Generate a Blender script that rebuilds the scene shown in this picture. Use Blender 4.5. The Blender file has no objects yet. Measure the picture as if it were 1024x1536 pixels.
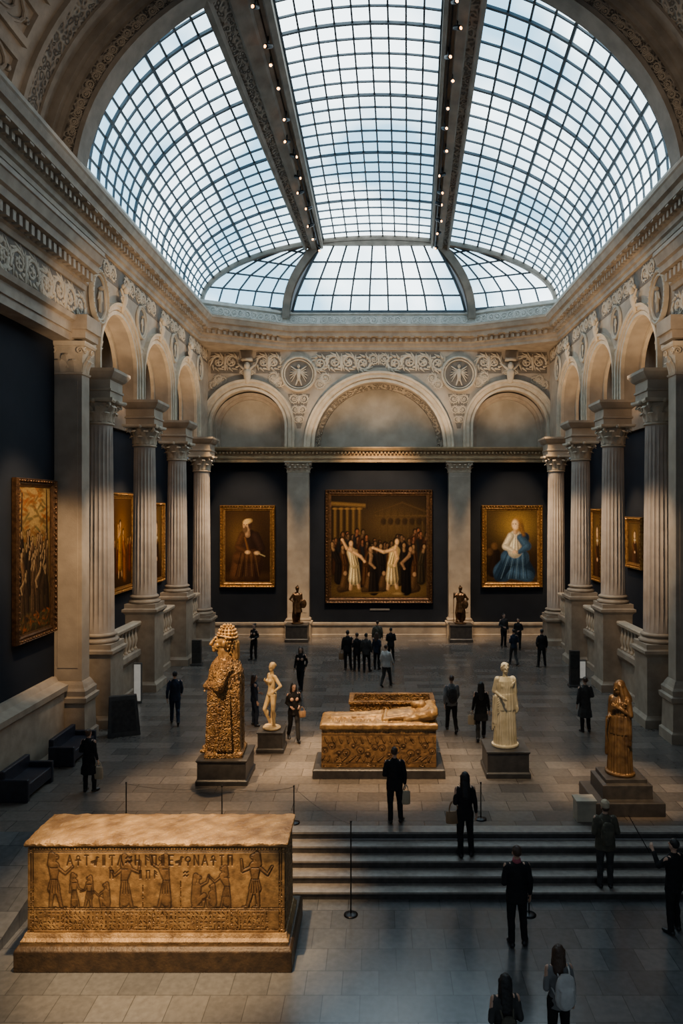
import bpy, math, random, time
import numpy as np
from mathutils import Vector, Matrix
random.seed(7); rng=np.random.RandomState(5)
T0=time.time()
sc=bpy.context.scene
COL=sc.collection
pi=math.pi
# ------------------------------------------------------------------ materials
def lin(c): return (c[0],c[1],c[2],1.0)
def mat(name,c1,c2=None,rough=.6,metal=0.0,ns=3.0,bump=0.15,bs=25.0,emis=None,es=0.0,kind='noise',bd=0.02,spec=None,dk=.35):
    m=bpy.data.materials.new(name); m.use_nodes=True
    nt=m.node_tree; N=nt.nodes; L=nt.links
    b=N['Principled BSDF']
    tc=N.new('ShaderNodeTexCoord')
    n=N.new('ShaderNodeTexNoise'); n.inputs['Scale'].default_value=ns; n.inputs['Detail'].default_value=6
    L.new(tc.outputs['Object'],n.inputs['Vector'])
    r=N.new('ShaderNodeValToRGB'); r.color_ramp.elements[0].position=.35; r.color_ramp.elements[1].position=.68
    if c2 is None: c2=tuple(v*.72 for v in c1)
    r.color_ramp.elements[0].color=lin(c2); r.color_ramp.elements[1].color=lin(c1)
    L.new(n.outputs['Fac'],r.inputs['Fac'])
    out=r.outputs['Color']
    b.inputs['Roughness'].default_value=rough; b.inputs['Metallic'].default_value=metal
    if spec is not None: b.inputs['Specular IOR Level'].default_value=spec
    if kind=='carved':
        v=N.new('ShaderNodeTexVoronoi'); v.feature='SMOOTH_F1'; v.inputs['Scale'].default_value=bs
        n2=N.new('ShaderNodeTexNoise'); n2.inputs['Scale'].default_value=bs*.6
        L.new(tc.outputs['Object'],n2.inputs['Vector'])
        mx=N.new('ShaderNodeMixRGB'); mx.inputs[0].default_value=.12
        L.new(tc.outputs['Object'],mx.inputs[1]); L.new(n2.outputs['Color'],mx.inputs[2])
        L.new(mx.outputs[0],v.inputs['Vector'])
        w=N.new('ShaderNodeMath'); w.operation='MULTIPLY'; w.inputs[1].default_value=16.0
        L.new(v.outputs['Distance'],w.inputs[0])
        s=N.new('ShaderNodeMath'); s.operation='SINE'; L.new(w.outputs[0],s.inputs[0])
        h=s.outputs[0]
        mr=N.new('ShaderNodeMapRange'); mr.inputs[1].default_value=-1; mr.inputs[2].default_value=.4
        mr.inputs[3].default_value=dk; mr.inputs[4].default_value=1.0
        L.new(h,mr.inputs[0])
        mm=N.new('ShaderNodeMixRGB'); mm.blend_type='MULTIPLY'; mm.inputs[0].default_value=1
        L.new(out,mm.inputs[1]); L.new(mr.outputs[0],mm.inputs[2]); out=mm.outputs[0]  # recess shade painted into the base colour along the bump troughs
    else:
        n2=N.new('ShaderNodeTexNoise'); n2.inputs['Scale'].default_value=bs; n2.inputs['Detail'].default_value=5
        L.new(tc.outputs['Object'],n2.inputs['Vector']); h=n2.outputs['Fac']
    if bump>0:
        bp=N.new('ShaderNodeBump'); bp.inputs['Strength'].default_value=bump; bp.inputs['Distance'].default_value=bd
        L.new(h,bp.inputs['Height']); L.new(bp.outputs['Normal'],b.inputs['Normal'])
    L.new(out,b.inputs['Base Color'])
    if emis:
        b.inputs['Emission Color'].default_value=lin(emis); b.inputs['Emission Strength'].default_value=es
    return m
def vcmat(name,rough=.5,metal=0.0,bump=.3,bs=60,bd=.01,spec=.5,lo=.6,hi=1.25):
    m=bpy.data.materials.new(name); m.use_nodes=True
    nt=m.node_tree; N=nt.nodes; L=nt.links; b=N['Principled BSDF']
    a=N.new('ShaderNodeAttribute'); a.attribute_name='Col'
    tc=N.new('ShaderNodeTexCoord'); n=N.new('ShaderNodeTexNoise'); n.inputs['Scale'].default_value=bs*.3; n.inputs['Detail'].default_value=6
    L.new(tc.outputs['Object'],n.inputs['Vector'])
    mr=N.new('ShaderNodeMapRange'); mr.inputs[1].default_value=.3; mr.inputs[2].default_value=.7; mr.inputs[3].default_value=lo; mr.inputs[4].default_value=hi
    L.new(n.outputs['Fac'],mr.inputs[0])
    mm=N.new('ShaderNodeMixRGB'); mm.blend_type='MULTIPLY'; mm.inputs[0].default_value=1
    L.new(a.outputs['Color'],mm.inputs[1]); L.new(mr.outputs[0],mm.inputs[2]); L.new(mm.outputs[0],b.inputs['Base Color'])
    n2=N.new('ShaderNodeTexNoise'); n2.inputs['Scale'].default_value=bs; L.new(tc.outputs['Object'],n2.inputs['Vector'])
    bp=N.new('ShaderNodeBump'); bp.inputs['Strength'].default_value=bump; bp.inputs['Distance'].default_value=bd
    L.new(n2.outputs['Fac'],bp.inputs['Height']); L.new(bp.outputs['Normal'],b.inputs['Normal'])
    b.inputs['Roughness'].default_value=rough; b.inputs['Metallic'].default_value=metal; b.inputs['Specular IOR Level'].default_value=spec
    return m
M={}
M['stone']=mat('stone_beige',(.40,.33,.25),(.28,.23,.175),rough=.75,ns=1.5,bump=.25,bs=18)
M['stone2']=mat('stone_warm',(.38,.31,.23),(.27,.215,.16),rough=.7,ns=2.5,bump=.25,bs=22)
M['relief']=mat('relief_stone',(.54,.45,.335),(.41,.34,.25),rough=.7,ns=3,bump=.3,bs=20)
M['panel']=mat('frieze_ground_shade',(.17,.14,.108),(.12,.098,.076),rough=.8,ns=3,bump=.3,bs=20)  # darker copy of the wall stone, shade behind lighter reliefs put in as colour
M['carvedfine']=mat('stone_carved_fine',(.40,.33,.24),(.30,.245,.18),rough=.75,ns=2,bump=.9,bs=7,kind='carved',bd=.03,dk=.4)
M['plaster']=mat('lunette_plaster',(.40,.345,.27),(.28,.24,.185),rough=.85,ns=1.2,bump=.15,bs=9)
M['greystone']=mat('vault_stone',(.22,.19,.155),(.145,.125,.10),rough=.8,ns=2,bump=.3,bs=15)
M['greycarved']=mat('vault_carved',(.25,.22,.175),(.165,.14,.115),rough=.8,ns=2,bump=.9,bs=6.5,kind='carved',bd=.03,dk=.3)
M['vrelief']=mat('vault_relief_stone',(.34,.29,.225),(.25,.21,.16),rough=.75,ns=3,bump=.3,bs=20)
M['attic']=mat('attic_stone',(.62,.60,.55),(.46,.45,.41),rough=.8,ns=3,bump=.4,bs=14,bd=.03)
M['navy']=mat('gallery_wall_paint',(.0115,.015,.023),(.0075,.0105,.017),rough=.8,ns=.8,bump=.12,bs=60,spec=.2)
M['iron']=mat('muntin_iron',(.055,.075,.09),(.04,.056,.07),rough=.55,metal=.3,ns=3,bump=.05)
M['frame']=mat('gilt_frame',(.46,.25,.065),(.20,.09,.022),rough=.38,metal=.75,ns=9,bump=.6,bs=40)
M['frame2']=mat('dark_gilt_frame',(.13,.062,.022),(.05,.025,.010),rough=.4,metal=.6,ns=9,bump=.6,bs=40)
M['pedestal']=mat('dark_pedestal_stone',(.05,.046,.042),(.028,.026,.025),rough=.4,ns=6,bump=.1,bs=50)
M['gold']=mat('gilded_stone',(.34,.19,.06),(.145,.075,.025),rough=.5,metal=.25,ns=4,bump=.7,bs=15,kind='carved',bd=.025,dk=.4)
M['goldsmooth']=mat('aged_gold_stone',(.46,.275,.09),(.18,.10,.034),rough=.45,metal=.3,ns=6,bump=.6,bs=18,bd=.025)
M['goldlid']=mat('gilded_lid',(.34,.215,.09),(.13,.075,.03),rough=.5,metal=.2,ns=3,bump=.9,bs=16,bd=.03)
M['ivory']=mat('ivory_marble',(.62,.52,.35),(.42,.34,.20),rough=.5,ns=5,bump=.15,bs=20)
M['palegold']=mat('ochre_marble',(.58,.42,.2),(.34,.23,.1),rough=.5,metal=.1,ns=6,bump=.3,bs=20)
M['bronze']=mat('dark_bronze',(.20,.11,.05),(.08,.045,.025),rough=.35,metal=.8,ns=8,bump=.4,bs=25)
M['browngold']=mat('brown_gilt_bronze',(.22,.13,.05),(.08,.045,.02),rough=.4,metal=.5,ns=7,bump=.3,bs=25)
M['black']=mat('black_metal',(.02,.02,.022),rough=.35,metal=.7,bump=0)
M['steel']=mat('brushed_steel',(.3,.3,.3),rough=.3,metal=.9,bump=0)
M['rope']=mat('barrier_cord',(.05,.045,.04),rough=.8)
M['bench']=mat('bench_leather',(.02,.022,.035),(.012,.013,.02),rough=.4,ns=6,bump=.2)
M['cream']=mat('cream_box',(.5,.43,.32),rough=.5)
M['lamp']=mat('lamp_lens',(1,.8,.5),rough=.4,emis=(1,.42,.12),es=14,bump=0)
M['litpanel']=mat('lit_panel',(.6,.6,.55),rough=.5,emis=(1,.95,.85),es=.2,bump=0)
M['paint']=vcmat('oil_paint_canvas',rough=.6,bump=.25,bs=70,bd=.006,spec=.12,lo=.7,hi=1.3)
M['reliefmat']=vcmat('gilded_relief',rough=.5,metal=.12,bump=.4,bs=30,bd=.012,lo=.5,hi=1.3)
M['dgold']=mat('dark_gilt_plinth',(.075,.045,.020),(.035,.022,.012),rough=.5,metal=.1,ns=7,bump=.5,bs=20,bd=.02)
M['c_black']=mat('cloth_black',(.018,.017,.018),(.010,.010,.011),rough=.85,ns=8,bump=.3,bs=30,spec=.25)
M['c_navy']=mat('cloth_navy',(.022,.032,.056),(.013,.019,.034),rough=.85,ns=8,bump=.3,bs=30,spec=.25)
M['c_char']=mat('cloth_charcoal',(.055,.052,.05),(.034,.033,.032),rough=.85,ns=8,bump=.3,bs=30,spec=.25)
M['c_olive']=mat('cloth_olive',(.10,.088,.058),(.06,.053,.037),rough=.85,ns=8,bump=.3,bs=30)
M['c_grey']=mat('cloth_grey',(.20,.195,.19),(.14,.14,.14),rough=.85,ns=8,bump=.3,bs=30)
M['c_white']=mat('cloth_white',(.55,.54,.51),(.44,.43,.41),rough=.85,ns=8,bump=.3,bs=30)
M['c_pink']=mat('cloth_pink',(.45,.10,.13),rough=.8)
M['c_tan']=mat('leather_tan',(.30,.17,.08),(.2,.115,.055),rough=.6)
M['c_canvas']=mat('canvas_tote',(.50,.40,.27),(.40,.31,.20),rough=.85)
M['skin']=mat('skin',(.56,.34,.23),(.48,.28,.19),rough=.55,bump=0)
M['hair_black']=mat('hair_black',(.012,.010,.009),rough=.5,bump=.5,bs=60)
M['hair_brown']=mat('hair_brown',(.07,.036,.019),(.04,.02,.012),rough=.5,bump=.5,bs=60)
M['shoe']=mat('shoe_black',(.012,.011,.011),rough=.4)
M['eye']=mat('eye_dark',(.02,.015,.012),rough=.2,bump=0)
def floor_mat(name,c1,c2,cm,bw,rh,r0):
    m=bpy.data.materials.new(name); m.use_nodes=True
    nt=m.node_tree;N=nt.nodes;L=nt.links;b=N['Principled BSDF']
    tc=N.new('ShaderNodeTexCoord')
    br=N.new('ShaderNodeTexBrick'); br.inputs['Scale'].default_value=1.0
    br.inputs['Brick Width'].default_value=bw; br.inputs['Row Height'].default_value=rh
    br.inputs['Mortar Size'].default_value=.009; br.inputs['Mortar Smooth'].default_value=.3; br.inputs['Bias'].default_value=0
    br.inputs['Color1'].default_value=lin(c1); br.inputs['Color2'].default_value=lin(c2); br.inputs['Mortar'].default_value=lin(cm)
    L.new(tc.outputs['Object'],br.inputs['Vector'])
    n=N.new('ShaderNodeTexNoise'); n.inputs['Scale'].default_value=9; n.inputs['Detail'].default_value=3
    L.new(tc.outputs['Object'],n.inputs['Vector'])
    mr=N.new('ShaderNodeMapRange'); mr.inputs[1].default_value=.3; mr.inputs[2].default_value=.7; mr.inputs[3].default_value=.85; mr.inputs[4].default_value=1.15
    L.new(n.outputs['Fac'],mr.inputs[0])
    mm=N.new('ShaderNodeMixRGB'); mm.blend_type='MULTIPLY'; mm.inputs[0].default_value=1
    L.new(br.outputs['Color'],mm.inputs[1]); L.new(mr.outputs[0],mm.inputs[2])
    L.new(mm.outputs[0],b.inputs['Base Color'])
    b.inputs['Roughness'].default_value=r0
    return m
M['floor']=floor_mat('floor_tiles',(.088,.077,.068),(.165,.142,.123),(.05,.043,.038),1.05,.55,.25)
M['floor2']=floor_mat('floor_tiles_cool',(.082,.085,.088),(.125,.128,.13),(.055,.058,.06),.62,.62,.20)
def glass_mat():
    m=bpy.data.materials.new('frosted_glow_glass'); m.use_nodes=True
    nt=m.node_tree;N=nt.nodes;L=nt.links;b=N['Principled BSDF']
    tc=N.new('ShaderNodeTexCoord'); n=N.new('ShaderNodeTexNoise'); n.inputs['Scale'].default_value=.17; n.inputs['Detail'].default_value=3
    L.new(tc.outputs['Object'],n.inputs['Vector'])
    r=N.new('ShaderNodeValToRGB'); r.color_ramp.elements[0].position=.40; r.color_ramp.elements[1].position=.62
    r.color_ramp.elements[0].color=(.17,.34,.47,1); r.color_ramp.elements[1].color=(.80,.94,1.0,1)
    L.new(n.outputs['Fac'],r.inputs['Fac'])
    b.inputs['Base Color'].default_value=(.5,.6,.65,1); b.inputs['Roughness'].default_value=.3
    L.new(r.outputs['Color'],b.inputs['Emission Color']); b.inputs['Emission Strength'].default_value=5.4  # panes glow themselves, emission stands in for sky light coming through
    return m
M['glass']=glass_mat()
# ------------------------------------------------------------------ mesh builder
class MB:
    def __init__(s): s.v=[]; s.f=[]; s.m=[]; s.X=None
    def add(s,vs,fs,mi=0):
        o=len(s.v)
        if s.X is not None: vs=[tuple(s.X@Vector(p)) for p in vs]
        s.v.extend([tuple(p) for p in vs]); s.f.extend([tuple(i+o for i in f) for f in fs]); s.m.extend([mi]*len(fs))
    def box(s,x0,x1,y0,y1,z0,z1,mi=0):
        s.add([(x0,y0,z0),(x1,y0,z0),(x1,y1,z0),(x0,y1,z0),(x0,y0,z1),(x1,y0,z1),(x1,y1,z1),(x0,y1,z1)],
              [(0,3,2,1),(4,5,6,7),(0,1,5,4),(1,2,6,5),(2,3,7,6),(3,0,4,7)],mi)
    def steps(s,cx,cy,prof,mi=0):
        vs=[];fs=[]
        for z,a,b in prof: vs+= [(cx-a,cy-b,z),(cx+a,cy-b,z),(cx+a,cy+b,z),(cx-a,cy+b,z)]
        n=len(prof)
        for i in range(n-1):
            for k in range(4):
                fs.append((i*4+k,i*4+(k+1)%4,(i+1)*4+(k+1)%4,(i+1)*4+k))
        fs.append((3,2,1,0)); fs.append(tuple((n-1)*4+k for k in range(4)))
        s.add(vs,fs,mi)
    def lathe(s,prof,n=24,cx=0,cy=0,sx=1,sy=1,folds=0,amp=0,ph=0,mi=0):
        vs=[];fs=[]
        for q in prof:
            if len(q)==2: rx=ry=q[0]; z=q[1]
            else: rx,ry,z=q[:3]
            for k in range(n):
                t=2*pi*k/n
                w=1+ (amp*math.sin(folds*t+ph+ .6*math.sin(3*z)) if folds else 0)
                vs.append((cx+rx*sx*w*math.cos(t),cy+ry*sy*w*math.sin(t),z))
        m=len(prof)
        for i in range(m-1):
            for k in range(n):
                fs.append((i*n+k,i*n+(k+1)%n,(i+1)*n+(k+1)%n,(i+1)*n+k))
        fs.append(tuple(reversed(range(n)))); fs.append(tuple((m-1)*n+k for k in range(n)))
        s.add(vs,fs,mi)
    def tcap(s,p1,p2,r1,r2,sx=1,sy=1,n=10,mi=0,ref=None,hn=3):
        p1=Vector(p1);p2=Vector(p2); ax=p2-p1
        if ax.length<1e-6: ax=Vector((0,0,1e-5))
        z=ax.normalized(); rf=Vector(ref) if ref else Vector((1,0,0))
        if abs(z.dot(rf))>.95: rf=Vector((0,1,0))
        x=(rf-z*z.dot(rf)).normalized(); y=z.cross(x)
        rings=[]
        for i in range(1,hn+1):
            a=-pi/2+pi/2*i/hn; rings.append((p1+z*(r1*math.sin(a)),r1*math.cos(a)))
        for i in range(0,hn):
            a=pi/2*i/hn; rings.append((p2+z*(r2*math.sin(a)),r2*math.cos(a)))
        vs=[p1-z*r1]
        for c,r in rings:
            for k in range(n):
                t=2*pi*k/n; vs.append(c+x*(r*sx*math.cos(t))+y*(r*sy*math.sin(t)))
        vs.append(p2+z*r2); fs=[]
        for k in range(n): fs.append((0,1+(k+1)%n,1+k))
        for i in range(len(rings)-1):
            for k in range(n):
                a=1+i*n; fs.append((a+k,a+(k+1)%n,a+n+(k+1)%n,a+n+k))
        a=1+(len(rings)-1)*n; last=len(vs)-1
        for k in range(n): fs.append((a+k,a+(k+1)%n,last))
        s.add(vs,fs,mi)
    def ell(s,c,rx,ry,rz,n=14,mi=0,R=None):
        vs=[];fs=[];m=8
        c=Vector(c)
        def T(v):
            v=Vector(v)
            if R is not None: v=R@v
            return c+v
        vs.append(T((0,0,-rz)))
        for i in range(1,m):
            a=-pi/2+pi*i/m
            for k in range(n):
                t=2*pi*k/n; vs.append(T((rx*math.cos(a)*math.cos(t),ry*math.cos(a)*math.sin(t),rz*math.sin(a))))
        vs.append(T((0,0,rz)))
        for k in range(n): fs.append((0,1+(k+1)%n,1+k))
        for i in range(m-2):
            for k in range(n):
                a=1+i*n; fs.append((a+k,a+(k+1)%n,a+n+(k+1)%n,a+n+k))
        a=1+(m-2)*n
        for k in range(n): fs.append((a+k,a+(k+1)%n,len(vs)-1))
        s.add(vs,fs,mi)
    def bar(s,pts,w,h,nrm,mi=0):
        pts=[Vector(p) for p in pts]; n=len(pts); vs=[];fs=[]
        for i,p in enumerate(pts):
            t=(pts[min(i+1,n-1)]-pts[max(i-1,0)]).normalized(); nn=nrm(p).normalized()
            c=t.cross(nn).normalized(); nn=c.cross(t).normalized()
            for a,b in ((-1,-1),(1,-1),(1,1),(-1,1)):
                vs.append(p+c*(a*w/2)+nn*(b*h/2))
        for i in range(n-1):
            for k in range(4):
                fs.append((i*4+k,i*4+(k+1)%4,(i+1)*4+(k+1)%4,(i+1)*4+k))
        fs.append((3,2,1,0)); fs.append(tuple((n-1)*4+k for k in range(4)))
        s.add(vs,fs,mi)
    def mesh(s,name):
        me=bpy.data.meshes.new(name); me.from_pydata(s.v,[],s.f); me.update()
        return me
    def obj(s,name,mats,parent=None,smooth=False,bevel=0,loc=None):
        me=s.mesh(name)
        for mt in (mats if isinstance(mats,list) else [mats]): me.materials.append(mt)
        if len(s.m): me.polygons.foreach_set('material_index',s.m)
        if smooth: me.polygons.foreach_set('use_smooth',[True]*len(me.polygons))
        o=bpy.data.objects.new(name,me); COL.objects.link(o)
        if loc: o.location=loc
        if parent: o.parent=parent
        if bevel>0:
            b=o.modifiers.new('bevel','BEVEL'); b.width=bevel; b.segments=2; b.limit_method='ANGLE'
        return o
def empty(name,loc=(0,0,0),rz=0,s=1,label=None,cat=None,group=None):
    o=bpy.data.objects.new(name,None); o.empty_display_size=.3; COL.objects.link(o)
    o.location=loc; o.rotation_euler=(0,0,rz); o.scale=(s,s,s)
    tag(o,label,cat,group); return o
def tag(o,label=None,cat=None,group=None,kind=None):
    if label: o['label']=label
    if cat: o['category']=cat
    if group: o['group']=group
    if kind: o['kind']=kind
    return o
def struct(o,label=None,cat=None):
    o['kind']='structure'
    if label: o['label']=label
    if cat: o['category']=cat
    return o
def remesh(mb,name,mt,voxel=.012,parent=None,iters=2,wob=0.0,smooth=True,wf=40):
    me=mb.mesh(name); t=bpy.data.objects.new('tmp',me); COL.objects.link(t)
    r=t.modifiers.new('r','REMESH'); r.mode='VOXEL'; r.voxel_size=voxel
    if iters:
        s=t.modifiers.new('s','SMOOTH'); s.factor=.5; s.iterations=iters
    dg=bpy.context.evaluated_depsgraph_get()
    nm=bpy.data.meshes.new_from_object(t.evaluated_get(dg),depsgraph=dg)
    bpy.data.objects.remove(t); bpy.data.meshes.remove(me)
    nm.name=name; nm.materials.clear(); nm.materials.append(mt)
    nv=len(nm.vertices)
    if wob>0 and nv:
        co=np.empty(nv*3,dtype=np.float32); nm.vertices.foreach_get('co',co); co=co.reshape(-1,3)
        no=np.empty(nv*3,dtype=np.float32); nm.vertex_normals.foreach_get('vector',no); no=no.reshape(-1,3)
        d=np.sin(co[:,2]*wf+np.sin(co[:,0]*wf*.5)*2)*.5+np.sin(co[:,0]*wf*.9+co[:,2]*wf*.35+co[:,1]*wf*.6)*.7
        co=co+no*(d*wob)[:,None]; nm.vertices.foreach_set('co',co.ravel()); nm.update()
    nm.polygons.foreach_set('material_index',[0]*len(nm.polygons))
    nm.polygons.foreach_set('use_smooth',[smooth]*len(nm.polygons))
    o=bpy.data.objects.new(name,nm); COL.objects.link(o)
    if parent: o.parent=parent
    return o

# ------------------------------------------------------------------ camera
cam=bpy.data.cameras.new('camera'); co=bpy.data.objects.new('camera',cam); COL.objects.link(co)
co.location=(0,0,7.3); co.rotation_euler=(pi/2,0,0); cam.lens=24.98; cam.sensor_width=36
cam.shift_x=-56/1536; cam.shift_y=-8/1536; cam.clip_end=500
sc.camera=co
# ------------------------------------------------------------------ floor, stairs
SX=-6.9
mb=MB()
mb.add([(-10,15.95,0),(10,15.95,0),(10,40.2,0),(-10,40.2,0),(SX,15.95,0)],[(0,4,1,2,3)],0)
mb.add([(-10,15.95,0),(-10,12.0,-.8),(SX,12.0,-.8),(SX,15.95,0),(SX,15.95,-.8)],[(1,2,3,0),(2,4,3)],1)
mb.add([(10,14.65,-.8),(10,6,-.8),(-10,6,-.8),(-10,12.0,-.8),(SX,12.0,-.8),(SX,14.65,-.8)],[(1,0,5,4,3,2)],1)
struct(mb.obj('floor',[M['floor'],M['floor2']]),'grey stone tile floor of the gallery hall','floor')
st=empty('staircase',(0,0,0),label='wide flight of low dark stone steps across the hall',cat='stairs')
M['step']=mat('step_stone',(.06,.054,.05),(.035,.032,.03),rough=.35,ns=8,bump=.1,bs=40)
M['nosing']=mat('step_tread',(.30,.275,.245),(.21,.19,.17),rough=.32,ns=8,bump=.05,bs=40)
for k in range(1,5):
    mb=MB(); z=-.16*k
    y1=15.95-.325*(k-1); y0=15.95-.325*k
    mb.box(SX,9.5,y0,15.95,z-.16,z-.04,0); mb.box(SX,9.5,y0-.02,y1,z-.04,z,1)
    mb.obj('step',[M['step'],M['nosing']],st)
mb=MB(); mb.box(SX,9.5,15.93,16.25,-.04,.004,1); mb.box(SX,9.5,15.955,16.2,-.16,-.04,0); mb.obj('step',[M['step'],M['nosing']],st)

# ------------------------------------------------------------------ arches helpers
def arched_wall(mb,s0,s1,z1,ops,zb,th,mp,na=24):
    def quad(a,b,c,d): mb.add([a,b,c,d],[(0,1,2,3)])
    cur=s0
    def pier(a,b,z0):
        for t in (0,th): quad(mp(a,z0,t),mp(b,z0,t),mp(b,z1,t),mp(a,z1,t))
        quad(mp(a,z0,0),mp(b,z0,0),mp(b,z0,th),mp(a,z0,th))
    for i,(c,r,zs) in enumerate(ops):
        pier(cur,c-r,zb[i]); zl=zb[i]; zr=zb[i+1]
        quad(mp(c-r,zl,0),mp(c-r,zl,th),mp(c-r,zs,th),mp(c-r,zs,0)); quad(mp(c+r,zr,0),mp(c+r,zr,th),mp(c+r,zs,th),mp(c+r,zs,0))
        pts=[(c-r*math.cos(pi*k/na),zs+r*math.sin(pi*k/na)) for k in range(na+1)]
        for (a,za),(b,zb_) in zip(pts[:-1],pts[1:]):
            for t in (0,th): quad(mp(a,za,t),mp(b,zb_,t),mp(b,z1,t),mp(a,z1,t))
            quad(mp(a,za,0),mp(b,zb_,0),mp(b,zb_,th),mp(a,za,th))
        cur=c+r
    pier(cur,s1,zb[-1])
def archivolt(mb,c,zs,zl,zr,prof,mp,na=28,mi=0):
    def row(kind,val):
        out=[]
        for rho,t in prof:
            if kind=='l': out.append(mp(c-rho,val,t))
            elif kind=='r': out.append(mp(c+rho,val,t))
            else: out.append(mp(c-rho*math.cos(val),zs+rho*math.sin(val),t))
        return out
    rows=[row('l',zl)]
    for k in range(na+1): rows.append(row('a',pi*k/na))
    rows.append(row('r',zr))
    n=len(prof); vs=[p for r in rows for p in r]; fs=[]
    for i in range(len(rows)-1):
        for k in range(n-1): fs.append((i*n+k,i*n+k+1,(i+1)*n+k+1,(i+1)*n+k))
    mb.add(vs,fs,mi)
# hall upper outline with angled far corners
CH=(Vector((-9.6,37.7)),Vector((-5.2,40.0)),Vector((5.2,40.0)),Vector((9.6,37.7)))
def upath(y0): return [Vector((-9.6,y0)),*CH,Vector((9.6,y0))]
def offset_path(pts,o):
    out=[]
    n=len(pts)
    def nrm(a,b): d=(b-a).normalized(); return Vector((d.y,-d.x))
    for i,p in enumerate(pts):
        if i==0: out.append(p+nrm(pts[0],pts[1])*o)
        elif i==n-1: out.append(p+nrm(pts[-2],pts[-1])*o)
        else:
            a=nrm(pts[i-1],p); b=nrm(p,pts[i+1]); m=(a+b).normalized(); out.append(p+m*(o/max(.3,m.dot(a))))
    return out
def usweep(mb,prof,y0,mi=0):
    P_=upath(y0); n=len(prof); cols=[offset_path(P_,o) for o,z in prof]; vs=[];fs=[]
    for j in range(len(P_)):
        for k in range(n): q=cols[k][j]; vs.append((q.x,q.y,prof[k][1]))
    for j in range(len(P_)-1):
        for k in range(n-1): fs.append((j*n+k,j*n+k+1,(j+1)*n+k+1,(j+1)*n+k))
    mb.add(vs,fs,mi)
def lsweep(mb,prof,sgn,X,y0,y1,mi=0):
    n=len(prof); vs=[];fs=[]
    for y in (y0,y1):
        for o,z in prof: vs.append((sgn*(X-o),y,z))
    for k in range(n-1): fs.append((k,k+1,n+k+1,n+k))
    fs.append(tuple(range(n))); fs.append(tuple(n+k for k in reversed(range(n))))
    mb.add(vs,fs,mi)
mpF=lambda s,z,t:(s,40+t,z)
mpL=lambda s,z,t:(-(9.6+t),s,z)
mpR=lambda s,z,t:((9.6+t),s,z)
# ------------------------------------------------------------------ far wall
mb=MB()
mb.box(-11.4,11.4,40.15,40.5,0,10.0,0)
wf=struct(mb.obj('wall_far',[M['navy']]),'tall end wall painted dark navy hung with paintings','wall')
mb=MB()
arched_wall(mb,-9.6,9.6,16.2,[(-7.37,2.1,11.8),(0,3.66,10.7),(7.37,2.1,11.8)],[10.5]*4,1.1,mpF)
wfu=struct(mb.obj('wall_far_upper',[M['stone']]),'pale stone arcade wall with three blind arches','wall')
mb=MB(); mb.box(-10.4,10.4,41.1,41.25,10,16.2)
mb.obj('lunette_infill',M['plaster'],wfu)
mb=MB()
P=lambda r:[(r-.02,.1),(r-.02,-.08),(r+.12,-.08),(r+.14,-.03),(r+.2,-.03),(r+.2,-.14),(r+.40,-.14),(r+.42,-.22),(r+.54,-.24),(r+.54,0)]
for c,r,zs in ((-7.37,2.1,11.8),(0,3.66,10.7),(7.37,2.1,11.8)):
    archivolt(mb,c,zs,10.6,10.6,P(r),mpF)
mb.obj('archivolt',M['relief'],wfu,smooth=False)
mb=MB()
for c,r,zs in ((-7.37,1.76,11.7),(7.37,1.76,11.7)):
    archivolt(mb,c,zs,10.6,10.6,[(r,1.08),(r,.85),(r+.16,.85),(r+.16,.6),(r+.35,.6)],mpF)
mb.obj('inner_archivolt',M['stone2'],wfu)
mb=MB(); archivolt(mb,0,10.7,10.6,10.6,[(3.36,1.08),(3.36,.75),(3.64,.7),(3.64,1.08)],mpF)
mb.obj('inner_archivolt',M['carvedfine'],wfu)
mb=MB()
pr=[(0,9.78),(.50,9.78),(.50,9.98),(.55,9.98),(.55,10.12),(.46,10.12),(.46,10.38),(.64,10.42),(.70,10.55),(.70,10.62),(0,10.62)]
vs=[];fs=[];n=len(pr)
for x in (-9.6,9.6):
    for o,z in pr: vs.append((x,40.15-o,z))
for k in range(n-1): fs.append((k,k+1,n+k+1,n+k))
mb.add(vs,fs)
for i in range(96):
    x=-9.5+i*.2; mb.box(x,x+.1,39.56,39.72,10.25,10.36)
M['gilt']=mat('brown_moulding_stone',(.42,.28,.14),(.29,.19,.095),rough=.65,ns=4,bump=.3,bs=20)
struct(mb.obj('trim_1',M['gilt']),'brown stone moulding band above the picture wall','trim')
mb=MB()
pr=[(0,0),(.32,0),(.32,.12),(.26,.16),(.26,.6),(.33,.66),(.33,.76),(0,.78)]
n=len(pr);vs=[];fs=[]
for x in (-9.9,9.9):
    for o,z in pr: vs.append((x,40.15-o,z))
for k in range(n-1): fs.append((k,k+1,n+k+1,n+k))
mb.add(vs,fs); struct(mb.obj('baseboard_far',M['stone2']),'carved stone plinth along the end wall','baseboard')
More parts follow.
